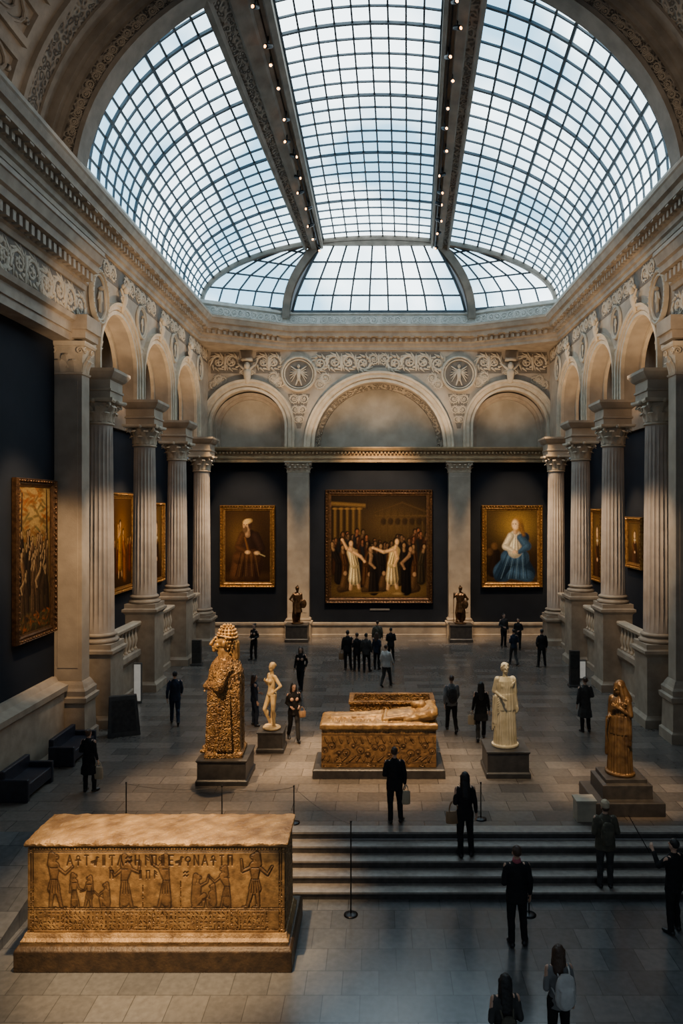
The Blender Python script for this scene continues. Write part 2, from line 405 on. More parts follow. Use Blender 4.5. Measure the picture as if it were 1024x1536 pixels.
def leaf(mb,R,ang,z0,h,w,out,mi=0,flat=None):
    vs=[];fs=[]; m=7
    for i in range(m):
        t=i/(m-1)
        rad=R+out*(t**2.2)*1.0+.01; z=z0+h*(t if t<.85 else .85-(t-.85)*.9)
        if t>=.85: rad=R+out*(t**1.3)*1.15
        ww=w*(.75+.5*math.sin(pi*min(t*1.1,1)))*(1 if t<.8 else .6)
        for a in (-1,-.4,0,.4,1):
            bul=(1-abs(a))*.03
            if flat is None:
                th=ang+a*ww/2/max(R,.2); vs.append(((rad+bul)*math.cos(th),(rad+bul)*math.sin(th),z))
            else:
                ox,oy,dx,dy=flat
                vs.append((ox+dx*(rad-R+bul)-dy*(a*ww/2),oy+dy*(rad-R+bul)+dx*(a*ww/2),z))
    for i in range(m-1):
        for k in range(4): fs.append((i*5+k,i*5+k+1,(i+1)*5+k+1,(i+1)*5+k))
    mb.add(vs,fs,mi)
def spiral(mb,c,r,u,v,thick=.03,turns=1.4,n=12,sgn=1):
    c=Vector(c);u=Vector(u);v=Vector(v);p=None
    for i in range(n+1):
        t=i/n; rr=r*(1-.82*t); a=sgn*2*pi*turns*t
        q=c+u*(rr*math.cos(a))+v*(rr*math.sin(a))
        if p is not None: mb.tcap(p,q,thick*(1-.5*t),thick*(1-.5*t),n=6,hn=2)
        p=q
def square_capital(w,d,h,zb):
    mb=MB(); a,b=w/2,d/2
    mb.steps(0,0,[(zb,a+.03,b+.03),(zb+.06,a+.05,b+.05),(zb+.08,a,b),(zb+h*.8,a+.06,b+.06),(zb+h*.86,a+.10,b+.10)])
    mb.steps(0,0,[(zb+h*.86,a+.14,b+.14),(zb+h*.93,a+.17,b+.17),(zb+h,a+.17,b+.17)])
    for dx,dy,L,o in ((0,-1,w,b),(0,1,w,b),(1,0,d,a),(-1,0,d,a)):
        nl=max(2,int(L/.30))
        for i in range(nl):
            s=-L/2+L*(i+.5)/nl
            ox=dx*o-dy*s; oy=dy*o+dx*s
            leaf(mb,.5,0,zb+.07,h*.45,L/nl*.8,.16,flat=(ox,oy,dx,dy))
            if i<nl-1:
                s2=s+L/nl/2; leaf(mb,.5,0,zb+.2,h*.5,L/nl*.7,.19,flat=(dx*o-dy*s2,dy*o+dx*s2,dx,dy))
        for sg in (-1,1):
            s=sg*(L/2-.02); spiral(mb,(dx*(o+.1)-dy*s,dy*(o+.1)+dx*s,zb+h*.72),.12,(-dy*sg,dx*sg,0),(0,0,1),.035)
    return mb
for k,x in enumerate((-4.5,4.5)):
    e=empty('pilaster',(x,39.85,0),label='flat pale stone pilaster with carved capital between paintings',cat='pilaster',group='pilasters of the end wall')
    mb=MB(); mb.box(-.6,.6,-.25,.28,1.1,9.2); mb.box(-.5,.5,-.265,-.25,1.4,9.0); mb.obj('shaft',M['stone'],e,bevel=.02)
    mb=MB(); mb.steps(0,-.06,[(0,.72,.34),(.72,.72,.34),(.78,.78,.36),(.88,.78,.36),(.92,.68,.32),(1.02,.7,.33),(1.1,.62,.3)]); mb.obj('base',M['stone2'],e)
    square_capital(1.2,.44,.62,9.2).obj('capital',M['relief'],e)
# ------------------------------------------------------------------ main cornice
mb=MB()
usweep(mb,[(0,16.1),(.12,16.1),(.12,16.25),(.2,16.3),(.22,16.45),(.3,16.5),(.3,16.72),(.62,16.76),(.66,16.95),(.78,17.0),(.86,17.2),(.9,17.25),(.9,17.36),(.0,17.42)],10)
for sg in (-1,1):   # corner soffits under the angled cornice
    mb.add([(sg*9.6,37.7,16.1),(sg*5.2,40.0,16.1),(sg*9.6,40.0,16.1)],[(0,1,2)])
def dent(mb,step,w,o0,o1,z0,z1,y0):
    P_=upath(y0)
    for a,b in zip(P_[:-1],P_[1:]):
        d=(b-a).normalized(); nn=Vector((d.y,-d.x)); L=(b-a).length; t=.35
        while t<L-.35-w:
            q=[a+d*t+nn*o0,a+d*(t+w)+nn*o0,a+d*(t+w)+nn*o1,a+d*t+nn*o1]
            vs=[(p.x,p.y,z0) for p in q]+[(p.x,p.y,z1) for p in q]
            mb.add(vs,[(0,3,2,1),(4,5,6,7),(0,1,5,4),(1,2,6,5),(2,3,7,6),(3,0,4,7)]); t+=step
dent(mb,.30,.15,.28,.44,16.50,16.70,12)
dent(mb,.60,.22,.28,.60,16.70,16.78,12)
struct(mb.obj('trim_2',M['stone2']),'projecting stone cornice with dentils around the hall','cornice')
mb=MB()
usweep(mb,[(.02,17.42),(.10,17.42),(.10,17.5),(.03,17.52),(.03,18.05),(.16,18.12),(.16,18.3),(-.35,18.3)],22.5,mi=0)
tr3=struct(mb.obj('trim_3',M['attic']),'carved attic band below the glass vault','trim')
# ------------------------------------------------------------------ arcades
CAPT=[10.9,10.55,10.3,10.0]; PEDT=[2.75,3.45,3.35,1.6]; CY=[24.0,28.6,33.2,37.8]
blk=[z+.95 for z in CAPT]; ZS=12.55; RA=1.82
for nm,mp,sg in (('wall_left',mpL,-1),('wall_right',mpR,1)):
    mb=MB()
    arched_wall(mb,22.9,40.0,16.2,[(26.3,RA,ZS),(30.9,RA,ZS),(35.5,RA,ZS)],[blk[0],blk[1],blk[2],blk[3]],.85,mp)
    w=struct(mb.obj(nm,[M['stone']]),'pale stone arcade wall with round arches on columns','wall')
    for c,zl,zr in ((26.3,blk[0],blk[1]),(30.9,blk[1],blk[2]),(35.5,blk[2],blk[3])):
        mb=MB(); q=RA-.02; archivolt(mb,c,ZS,zl,zr,[(q,.1),(q,-.05),(q+.13,-.05),(q+.14,-.02),(q+.18,-.02),(q+.18,-.09),(q+.31,-.09),(q+.32,-.15),(q+.42,-.17),(q+.42,0)],mp)
        archivolt(mb,c,ZS,zl,zr,[(q,.7),(q-.16,.7),(q-.16,.84),(q,.84)],mp)
        mb.obj('archivolt',M['relief'],w)
    mb=MB(); x0,x1=sorted((sg*11.2,sg*11.4)); mb.box(x0,x1,22.9,40.4,0,10.8,0); mb.box(x0,x1,22.9,40.4,10.8,16.2,1)
    xa,xb=sorted((sg*11.05,sg*11.2)); mb.box(xa,xb,22.9,40.15,10.6,11.2,1)
    xa,xb=sorted((sg*10.45,sg*11.4)); mb.box(xa,xb,22.9,40.4,16.0,16.2,1)
    mb.obj('alcove_wall',[M['navy'],M['panel']],w)
    mb=MB(); xa,xb=sorted((sg*9.75,sg*11.2)); mb.box(xa,xb,23.0,39.8,0,1.5); mb.obj('gallery_platform',M['stone2'],w)
    mb=MB(); lsweep(mb,[(0,0),(.28,0),(.28,.2),(.22,.25),(.22,1.25),(.3,1.32),(.3,1.5),(0,1.5)],sg,9.78,23.1,39.85); mb.obj('platform_front',M['stone2'],w)
    mb=MB(); x0,x1=sorted((sg*10.0,sg*10.3))
    mb.box(x0,x1,5,21.9,-.8,12.5,0); mb.box(x0,x1,5,23,12.5,17.5,1)
    xa,xb=sorted((sg*10.0,sg*11.4)); mb.box(xa,xb,22.6,22.95,0,16.2,1)
    nw=struct(mb.obj(nm+'_near',[M['navy'],M['stone']]),'dark painted side wall with stone upper section','wall')
    mb=MB(); lsweep(mb,[(0,-.8),(.45,-.8),(.45,.0),(.38,.1),(.38,1.6),(.48,1.68),(.5,1.85),(.2,1.95),(.12,2.1),(0,2.1)],sg,10.0,5,21.75)
    struct(mb.obj('baseboard_left' if sg<0 else 'baseboard_right',M['stone2']),'tall stone dado with moulded cap along side wall','baseboard')
    mb=MB()
    lsweep(mb,[(0,12.4),(.55,12.4),(.55,12.65),(.6,12.65),(.6,12.95),(.72,13.0),(.76,13.15),(0,13.15)],sg,10.0,5,22.9,0)
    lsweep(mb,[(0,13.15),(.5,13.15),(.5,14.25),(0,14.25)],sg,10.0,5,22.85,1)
    lsweep(mb,[(0,14.25),(.56,14.25),(.6,14.4),(.66,14.45),(.66,14.75),(.95,14.8),(.98,15.0),(1.06,15.05),(1.14,15.3),(1.18,15.32),(1.18,15.45),(0,15.6)],sg,10.0,5,22.9,0)
    y=12
    while y<22.7:
        xa,xb=sorted((sg*(10-.64),sg*(10-.86))); mb.box(xa,xb,y,y+.16,14.48,14.74,0); y+=.32
    xa,xb=sorted((sg*(10-.98),sg*10)); mb.box(xa,xb,21.85,22.85,12.5,12.75,0)
    xa,xb=sorted((sg*(10-1.06),sg*10)); mb.box(xa,xb,21.78,22.9,12.75,13.2,0)
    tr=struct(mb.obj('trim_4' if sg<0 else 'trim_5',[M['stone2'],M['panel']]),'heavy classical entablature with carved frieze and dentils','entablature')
# ------------------------------------------------------------------ columns
def fluted(mb,R0,R1,z0,z1,nf=20,rows=10):
    per=6; n=nf*per; vs=[];fs=[]
    for i in range(rows+1):
        t=i/rows; R=R0+(R1-R0)*(t**1.4); z=z0+(z1-z0)*t
        dep=.05 if 0<i<rows else 0.0
        for k in range(n):
            a=2*pi*k/n; ph=(k%per)/per; d=math.sin(pi*ph)**.8 if ph>0 else 0
            vs.append(((R-dep*d)*math.cos(a),(R-dep*d)*math.sin(a),z))
    for i in range(rows):
        for k in range(n): fs.append((i*n+k,i*n+(k+1)%n,(i+1)*n+(k+1)%n,(i+1)*n+k))
    mb.add(vs,fs)
def corinthian(R,h):
    mb=MB()
    mb.lathe([(R+.02,0),(R+.06,.03),(R+.06,.07),(R+.01,.1),(R-.04,.12),(R-.02,h*.55),(R+.10,h*.84)],24)
    for i in range(8): leaf(mb,R,2*pi*i/8,.09,h*.46,.26,.17)
    for i in range(8): leaf(mb,R+.02,2*pi*(i+.5)/8,.12,h*.72,.24,.22)
    for i in range(4):
        a=pi/4+i*pi/2; u=Vector((math.cos(a),math.sin(a),0)); c=u*(R+.22)+Vector((0,0,h*.74))
        spiral(mb,c,.13,u,(0,0,1),.045)
    vs=[];m=6; q=R+.26
    for zz,sc_ in ((h*.86,.97),(h*.92,1.03),(h,1.03)):
        for s in range(4):
            a=s*pi/2
            for k in range(m):
                t=-1+2*k/m; dd=(q*.98-(1-t*t)*.10)*sc_; ee=t*q*.98*sc_
                vs.append((dd*math.cos(a)-ee*math.sin(a),dd*math.sin(a)+ee*math.cos(a),zz))
    n=4*m; fs=[]
    for i in range(2):
        for k in range(n): fs.append((i*n+k,i*n+(k+1)%n,(i+1)*n+(k+1)%n,(i+1)*n+k))
    fs.append(tuple(reversed(range(n)))); fs.append(tuple(2*n+k for k in range(n)))
    mb.add(vs,fs)
    for i in range(4):
        a=i*pi/2; mb.ell(((R+.2)*math.cos(a),(R+.2)*math.sin(a),h*.9),.08,.08,.08)
    return mb
M['shaft']=mat('column_shaft_stone',(.45,.385,.325),(.34,.29,.245),rough=.6,ns=2,bump=.15,bs=20)
capmesh=None
for sg in (-1,1):
    for i in range(4):
        ct=CAPT[i]; pt=PEDT[i]; R=.47
        e=empty('column',(sg*9.42,CY[i],0),label='fluted stone column with leafy capital on a tall pedestal',cat='column',group='arcade columns along the side walls')
        mb=MB(); mb.steps(0,0,[(0,.68,.68),(.28,.68,.68),(.34,.62,.62),(.4,.58,.58),(pt-.42,.58,.58),(pt-.34,.64,.64),(pt-.3,.69,.69),(pt-.2,.69,.69),(pt-.18,.63,.63),(pt-.15,.61,.61),(pt,.61,.61)])
        mb.obj('pedestal',M['stone2'],e)
        mb=MB(); mb.lathe([(R+.11,pt),(R+.15,pt+.04),(R+.15,pt+.1),(R+.09,pt+.14),(R+.03,pt+.17),(R+.03,pt+.2),(R+.09,pt+.23),(R+.1,pt+.28),(R+.02,pt+.33)],32); mb.obj('base',M['stone2'],e,smooth=True)
        mb=MB(); fluted(mb,R,R-.06,pt+.32,ct-.85); mb.obj('shaft',M['shaft'],e,smooth=False)
        if capmesh is None:
            o=corinthian(.41,.87).obj('capital',M['relief'],e); capmesh=o.data
        else:
            o=bpy.data.objects.new('capital',capmesh); COL.objects.link(o); o.parent=e
        o.location=(0,0,ct-.87)
        mb=MB(); b=blk[i]; mb.steps(0,0,[(ct,.56,.56),(ct+.22,.56,.56),(ct+.24,.60,.60),(ct+.3,.60,.60),(ct+.32,.56,.56),(ct+.6,.56,.56),(ct+.66,.64,.64),(ct+.74,.70,.70),(ct+.85,.77,.77),(b,.77,.77)]); mb.obj('impost_block',M['stone'],e)
    e=empty('pier',(sg*9.63,22.27,0),label='square stone pier with carved leafy capital and moulded base',cat='pier',group='large square piers framing the hall')
    mb=MB(); mb.box(-.44,.44,-.27,.3,1.9,11.45); mb.box(-.32,.32,-.29,-.27,2.3,11.2); mb.obj('shaft',M['stone'],e,bevel=.02)
    mb=MB(); mb.steps(0,0,[(0,.66,.5),(.3,.66,.5),(.36,.6,.44),(1.2,.58,.42),(1.28,.66,.5),(1.42,.68,.52),(1.46,.6,.44),(1.62,.62,.46),(1.7,.56,.4),(1.8,.52,.36),(1.9,.46,.3)]); mb.obj('base',M['stone2'],e)
    square_capital(.88,.56,1.0,11.4).obj('capital',M['relief'],e)
    prof=[(.07,0),(.085,.03),(.085,.07),(.05,.1),(.045,.15),(.09,.32),(.10,.42),(.07,.55),(.045,.68),(.045,.8),(.075,.84),(.075,.9)]
    bm=MB(); bm.lathe(prof,12); bme=None
    for (ya,yb,z0,hh) in ((24.72,27.88,1.5,1.3),(29.32,32.48,1.5,1.3),(33.92,37.08,1.5,1.3)):
        e=empty('balustrade',(sg*9.5,(ya+yb)/2,z0),label='stone balustrade with turned balusters between column pedestals',cat='balustrade',group='balustrades between the column pedestals')
        L=(yb-ya); mb=MB(); mb.steps(0,0,[(0,.17,L/2),(.2,.17,L/2),(.24,.13,L/2)]); mb.obj('plinth',M['stone2'],e)
        mb=MB(); mb.steps(0,0,[(1.14,.12,L/2),(1.17,.17,L/2),(1.27,.19,L/2),(1.32,.15,L/2)]); mb.obj('rail',M['relief'],e)
        nb=9
        for k in range(nb):
            if bme is None:
                o=bm.obj('baluster',M['relief'],e,smooth=True); bme=o.data
            else:
                o=bpy.data.objects.new('baluster',bme); COL.objects.link(o); o.parent=e
            o.location=(0,-L/2+L*(k+.5)/nb,.24)
# ------------------------------------------------------------------ carved ornaments
def foliage(w,h,seed=0):
    mb=MB()
    for sg in (-1,1):
        R=h*.34; up=1
        n=max(1,int(round(w/2/(R*2.1))))
        for i in range(n):
            cx=sg*(R*1.05+i*R*2.1) if n>1 else sg*w*.26
            spiral(mb,(cx,0,up*h*.04),R,(sg,0,0),(0,0,up),.06*h,1.4,14)
            for k in range(11):
                a=k*2*pi/11+.3; b_=a+.5
                p=Vector((cx+R*1.0*math.cos(a),0,up*h*.04+R*1.0*math.sin(a))); q=Vector((cx+R*1.42*math.cos(b_),0,up*h*.04+R*1.42*math.sin(b_)))
                mb.tcap(p,q,.065*h,.016*h,n=6,hn=2)
            mb.ell((cx,0,up*h*.04),.08*h,.08,.08*h,n=8)
            for k in range(5):
                a=k*2*pi/5; mb.tcap((cx,0,up*h*.04),(cx+R*.42*math.cos(a),0,up*h*.04+R*.42*math.sin(a)),.03*h,.04*h,n=6,hn=2)
            up=-up
    mb.tcap((0,0,-.35*h),(0,0,.25*h),.05*h,.10*h,n=8)
    for a in (-1.1,-.55,0,.55,1.1): mb.tcap((0,0,.05*h),(.34*h*math.sin(a),0,.05*h+.38*h*math.cos(a)),.05*h,.025*h,n=6,hn=2)
    return mb
def medallion(R,fig=0,oval=1.0):
    mb=MB()
    n=36
    def ring(r0,r1,t0,t1,mi=0):
        vs=[];fs=[]
        for r,t in ((r0,0),(r0,t0),(r1,t1),(r1,0)):
            for k in range(n): a=2*pi*k/n; vs.append((r*math.cos(a),-t,r*math.sin(a)*oval))
        for i in range(3):
            for k in range(n): fs.append((i*n+k,i*n+(k+1)%n,(i+1)*n+(k+1)%n,(i+1)*n+k))
        mb.add(vs,fs,mi)
    ring(R,R*.88,.15,.17); ring(R*.84,R*.76,.12,.10)
    vs=[(0,-.05,0)]+[(R*.8*math.cos(2*pi*k/n),-.04,R*.8*oval*math.sin(2*pi*k/n)) for k in range(n)]
    mb.add(vs,[(0,1+k,1+(k+1)%n) for k in range(n)],1)
    for k in range(30):
        a=2*pi*k/30; mb.ell((R*.94*math.cos(a),-.155,R*.94*oval*math.sin(a)),.035*R,.035,.035*R,n=6)
    s=R
    mb.tcap((0,-.1,-.30*s),(0,-.1,.18*s),.10*s,.13*s,sy=.9); mb.ell((0,-.14,.42*s),.09*s,.1,.11*s)
    if fig==0:
        for sg in (-1,1):
            mb.tcap((sg*.1*s,-.1,.2*s),(sg*.42*s,-.1,.42*s),.05*s,.03*s)
            for j in range(5): mb.tcap((sg*.10*s,-.09,.12*s),(sg*(.50-.05*abs(j-2))*s,-.09,(-.42+.17*j)*s),.045*s,.02*s,n=6)
            mb.tcap((sg*.05*s,-.1,-.30*s),(sg*.16*s,-.1,-.62*s),.06*s,.035*s)
    else:
        for sg in (-1,1):
            mb.tcap((sg*.12*s,-.1,.18*s),(sg*.24*s,-.1,-.12*s),.05*s,.04*s); mb.tcap((sg*.05*s,-.1,-.30*s),(sg*.09*s,-.1,-.66*s),.06*s,.04*s)
    return mb
fol={}
def place_fol(w,h,x,y,z,rz,parent,sd=0,dy=.55,ry=0,mt='relief'):
    key=(w,h,sd,mt)
    if key not in fol:
        o=foliage(w,h,sd).obj('foliage_relief',M[mt],parent,smooth=True); fol[key]=o.data
    else:
        o=bpy.data.objects.new('foliage_relief',fol[key]); COL.objects.link(o); o.parent=parent
    o.location=(x,y,z); o.rotation_euler=(0,ry,rz); o.scale=(1,dy,1)
yF=39.97
mb=MB()
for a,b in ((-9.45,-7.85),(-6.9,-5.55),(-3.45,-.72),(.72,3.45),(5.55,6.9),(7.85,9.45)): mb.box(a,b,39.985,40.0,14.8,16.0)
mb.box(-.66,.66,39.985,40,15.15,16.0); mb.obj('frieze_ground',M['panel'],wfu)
for x,w,h,z in ((-2.1,2.6,1.15,15.4),(2.1,2.6,1.15,15.4),(0,1.1,.75,15.58),(-6.2,1.2,1.1,15.4),(6.2,1.2,1.1,15.4),(-8.65,1.5,1.1,15.4),(8.65,1.5,1.1,15.4)):
    place_fol(w,h,x,yF,z,0,wfu,dy=.8)
for x in (-4.5,4.5):
    o=medallion(1.0).obj('medallion',[M['relief'],M['panel']],wfu,smooth=True); o.location=(x,yF,14.75)
    mb=MB(); mb.add([(x-.62,39.985,13.65),(x+.62,39.985,13.65),(x+.1,39.985,11.7),(x-.1,39.985,11.7)],[(0,1,2,3)]); mb.obj('spandrel_ground',M['panel'],wfu)
    for dz,ww,hh in ((13.35,1.1,.62),(12.75,.75,.55),(12.2,.4,.45)):
        place_fol(ww,hh,x,yF,dz,0,wfu,dy=.8)
for sg in (-1,1):
    place_fol(.9,.7,sg*5.75,yF,14.45,0,wfu,ry=sg*-.7); place_fol(.9,.7,sg*3.15,yF,14.35,0,wfu,ry=sg*.8)
    place_fol(.8,.6,sg*9.15,yF,14.3,0,wfu,ry=sg*.9)
    for a in (-.55,.55): place_fol(.7,.5,sg*7.37+2.95*math.sin(a)*1.0,yF,11.8+2.95*math.cos(a),0,wfu,ry=a)
for x in (-7.37,7.37):
    mb=MB(); mb.tcap((0,-.15,-.1),(0,-.25,.35),.16,.24,sy=.7); mb.ell((0,-.3,.72),.17,.17,.22)
    mb.box(-.3,.3,-.4,0,1.0,1.15); spiral(mb,(-.25,-.2,.35),.16,(-1,0,0),(0,0,1),.04); spiral(mb,(.25,-.2,.35),.16,(1,0,0),(0,0,1),.04)
    for s2 in (-1,1): mb.tcap((s2*.12,-.25,.5),(s2*.5,-.2,.85),.09,.04)
    o=mb.obj('keystone_bust',M['relief'],wfu,smooth=True); o.location=(x,40,14.45)
for sg,nm in ((-1,'wall_left'),(1,'wall_right')):
    w=bpy.data.objects[nm]; rz=pi/2 if sg<0 else -pi/2
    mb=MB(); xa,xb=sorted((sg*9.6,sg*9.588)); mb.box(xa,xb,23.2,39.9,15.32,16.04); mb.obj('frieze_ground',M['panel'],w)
    for y in (28.6,33.2,37.9):
        o=medallion(.56,1,1.2).obj('medallion',[M['relief'],M['panel']],w,smooth=True); o.location=(sg*9.58,y,14.7); o.rotation_euler=(0,0,rz); o.scale=(1,.6,1)
    for y in (28.6,33.2): place_fol(.7,.7,sg*9.58,y,13.5,rz,w,dy=.5)
    for y in (23.9,25.3,27.3,28.6,29.9,31.9,33.2,34.5,36.5,37.8,39.1): place_fol(1.2,.7,sg*9.57,y,15.68,rz,w,dy=.5)
    for y in (26.3,30.9,35.5):
        mb=MB(); mb.tcap((0,-.15,-.2),(0,-.25,.3),.14,.22,sy=.7); mb.ell((0,-.3,.66),.16,.16,.21); mb.ell((0,-.22,.8),.2,.14,.14)
        for s2 in (-1,1): spiral(mb,(s2*.22,-.2,.2),.15,(s2,0,0),(0,0,1),.04); mb.tcap((s2*.15,-.25,.35),(s2*.35,-.2,.6),.08,.05)
        o=mb.obj('keystone_bust',M['relief'],w,smooth=True); o.location=(sg*9.57,y,14.75); o.rotation_euler=(0,0,rz); o.scale=(.8,.7,.85)
    o=medallion(.72,1,1.3).obj('medallion',[M['relief'],M['panel']],w,smooth=True); o.location=(sg*9.55,24.1,14.4); o.rotation_euler=(0,0,rz)
    place_fol(1.2,.9,sg*9.56,23.9,12.9,rz,w,dy=.5)
    tr=bpy.data.objects['trim_4' if sg<0 else 'trim_5']
    for k in range(4): place_fol(2.3,1.05,sg*9.5,21.5-k*2.4,13.7,rz,tr,dy=.6)
for k in range(6): place_fol(1.65,.5,-4.25+1.7*k,39.93,17.8,0,tr3,dy=.6,mt='attic')
for sg in (-1,1):
    for t in (.2,.5,.8):
        p=CH[0].lerp(CH[1],t); place_fol(1.4,.5,sg*abs(p.x)-sg*.04,p.y-.07,17.8,sg*-.48,tr3,dy=.6,mt='attic')
# ------------------------------------------------------------------ glass vault
A=9.6; Z0=18.3; BF,BN=3.5,6.9; YE,YN=38.3,22.8
bb=lambda u:BF+(BN-BF)*u
yv=lambda u:YE+(YN-YE)*u
xi=lambda u,sg=-1:(3.0+.62*u) if sg<0 else (2.8-.65*u)
xo=lambda u,sg=-1:(4.0+1.7*u) if sg<0 else (3.8-.2*u)
zx=lambda x,u:Z0+bb(u)*math.sqrt(max(0,1-(x/A)**2))
def inward(p): return Vector((-p[0],0,14-p[2]))
def surf_c(u,t): x=-xi(u,-1)+t*(xi(u,-1)+xi(u,1)); return (x,yv(u),zx(x,u))
def surf_s(sg):
    def f(u,t):
        ph=math.acos(xo(u,sg)/A)*t; return (sg*A*math.cos(ph),yv(u),Z0+bb(u)*math.sin(ph))
    return f
def window(idx,surf,nu,nt,bw,label,nrm=inward,thick=()):
    mb=MB(); vs=[];fs=[]; U=nu; Tt=nt
    for i in range(U+1):
        for j in range(Tt+1): vs.append(surf(i/U,j/Tt))
    for i in range(U):
        for j in range(Tt): a=i*(Tt+1)+j; fs.append((a,a+1,a+Tt+2,a+Tt+1))
    mb.add(vs,fs); o=struct(mb.obj('window_%d'%idx,M['glass'],smooth=True),label,'window')
    mb=MB()
    for i in range(U+1):
        k=1.5 if (i%5==0) else 1
        mb.bar([surf(i/U,j/Tt) for j in range(Tt+1)],bw*k,.12*k,nrm)
    for j in range(Tt+1):
        k=1.5 if j in (0,Tt) or (j in thick) else 1
        mb.bar([surf(i/U,j/Tt) for i in range(U+1)],bw*k,.12*k,nrm)
    mb.obj('glazing_bars',M['iron'],o)
    return o
window(1,surf_c,24,9,.068,'central skylight strip of frosted panes in iron bars')
window(2,surf_s(-1),22,12,.078,'curved skylight of frosted glass panes in iron bars',thick=(4,8))
window(3,surf_s(1),22,13,.078,'curved skylight of frosted glass panes in iron bars',thick=(4,9))
inY=lambda p:Vector((0,-1,0))
def ribc(sg,t):
    x=5.2-2.1*t**1.3+.25*math.sin(pi*t); z=17.9+(zx(3.2,0)-17.9)*t**.85; return (sg*x,39.9-1.6*t,z)
window(4,lambda u,t:((-1+2*t)*(4.85-(1.75)*u**1.3),39.9-1.6*u,18.25+(zx(3.2,0)-.2-18.25)*u),4,9,.09,'tall end skylight with vertical iron glazing bars',nrm=inY)
def side_end(sg):
    phm=math.acos(3.3/A)
    def f(u,t):
        ph=phm*u; a=Vector((sg*A*math.cos(ph),YE,Z0+BF*math.sin(ph))); r=Vector(ribc(sg,.08+.92*u))
        return tuple(a.lerp(r,t))
    return f
window(5,side_end(-1),5,5,.08,'curved corner skylight wedge beside end window',nrm=inY)
window(6,side_end(1),5,5,.08,'curved corner skylight wedge beside end window',nrm=inY)
cl=MB()
for sg in (-1,1):
    vs=[]
    for u in (0,1.0):
        xa,xb=xi(u,sg),xo(u,sg); w=xb-xa
        pts=[]
        for f_,d in ((0,.25),(0,-.40),(.10,-.46),(.14,-.32),(.32,-.32),(.36,-.42),(.60,-.42),(.64,-.34),(.86,-.30),(.90,-.44),(1.0,-.38),(1.0,.25)):
            x=xa+w*f_; pts.append((sg*x,yv(u),zx(x,u)+d))
        vs+=pts
    n=12; fs=[(k,(k+1)%n,n+(k+1)%n,n+k) for k in range(n)]
    for k,f in enumerate(fs): cl.add([vs[i] for i in f],[(0,1,2,3)],1 if k in (7,) else 0)
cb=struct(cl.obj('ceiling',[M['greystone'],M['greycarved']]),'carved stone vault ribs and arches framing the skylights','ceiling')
mb=MB()
arc=[(A*math.cos(pi*k/48),YE,Z0+BF*math.sin(pi*k/48)) for k in range(49)]
mb.bar(arc,.45,.38,inward)
for sg in (-1,1): mb.bar([ribc(sg,k/12) for k in range(13)],.42,.4,inY)
mb.bar([(-3.3,YE-.05,zx(3.2,0)-.1),(3.3,YE-.05,zx(3.2,0)-.1)],.3,.3,inY)
mb.box(-9.6,9.6,40.12,40.3,17.3,18.35)
mb.obj('end_arch_ribs',M['greystone'],cb)
def arch_band(mb,y0,y1,a,b,th,mi=0,n=72,z0=17.4):
    vs=[];fs=[]
    for k in range(n+1):
        ph=pi*k/n; c,s=math.cos(ph),math.sin(ph)
        for (da,y) in ((0,y0),(0,y1),(th,y1),(th,y0)): vs.append(((a+da)*c,y,z0+(b+da)*s))
    for k in range(n):
        for j in range(4): fs.append((k*4+j,k*4+(j+1)%4,(k+1)*4+(j+1)%4,(k+1)*4+j))
    mb.add(vs,fs,mi)
mb=MB()
arch_band(mb,22.35,22.95,9.60,7.62,1.6,1)
arch_band(mb,22.25,23.0,9.50,7.52,.16,0)
arch_band(mb,22.22,22.4,10.12,8.14,1.0,0)
arch_band(mb,22.0,22.3,10.3,8.32,1.0,0)
arch_band(mb,12.0,22.3,10.55,8.55,.6,0)
arch_band(mb,21.4,21.6,10.4,8.4,.3,0); arch_band(mb,20.6,21.4,10.48,8.48,.3,1); arch_band(mb,20.4,20.6,10.4,8.4,.3,0)
arch_band(mb,15.6,16.2,10.4,8.4,.3,1)
n=20
yc,hw=18.3,1.6
for k in range(n):
    p0=pi*(k+.1)/n; p1=pi*(k+.9)/n; nn=6
    def S(ph,y,o): return ((10.55-o)*math.cos(ph),y,17.4+(8.55-o)*math.sin(ph))
    for (ya,yb) in ((yc-hw,yc-hw+.18),(yc+hw-.18,yc+hw)):
        vs=[];fs=[]
        for i in range(nn+1):
            ph=p0+(p1-p0)*i/nn
            vs+=[S(ph,ya,0),S(ph,ya,.15),S(ph,yb,.15),S(ph,yb,0)]
        for i in range(nn):
            for j in range(3): fs.append((i*4+j,i*4+j+1,i*4+j+5,i*4+j+4))
        mb.add(vs,fs,0)
    for pa in (p0,p1-.022):
        vs=[S(pa,yc-hw,0),S(pa,yc-hw,.15),S(pa+.022,yc-hw,.15),S(pa+.022,yc-hw,0),S(pa,yc+hw,0),S(pa,yc+hw,.15),S(pa+.022,yc+hw,.15),S(pa+.022,yc+hw,0)]
        mb.add(vs,[(0,1,5,4),(1,2,6,5),(2,3,7,6)],0)
    pm=(p0+p1)/2; c=Vector(S(pm,yc,.05)); t=(Vector(S(pm+.01,yc,.05))-c).normalized()
    for ra,rb_,th in ((.40,1.1,.06),(.26,.6,.05)):
        p=None
        for i in range(17):
            a=2*pi*i/16; q=c+t*(ra*math.cos(a))+Vector((0,rb_*math.sin(a),0))
            if p is not None: mb.tcap(p,q,th,th,n=6,hn=2,mi=0)
            p=q
    mb.ell(c,.16,.35,.16,mi=1)
    for yy in (yc-1.25,yc+1.25): mb.ell(Vector(S(pm,yy,.05)),.1,.1,.1,mi=1,n=8)
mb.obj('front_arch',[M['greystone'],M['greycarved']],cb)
for k in range(1,40):
    ph=pi*k/40; x=(9.88)*math.cos(ph); z=17.4+7.90*math.sin(ph)
    place_fol(.62,.32,x,22.33,z,0,cb,dy=.6,ry=-(ph-pi/2),mt='vrelief')
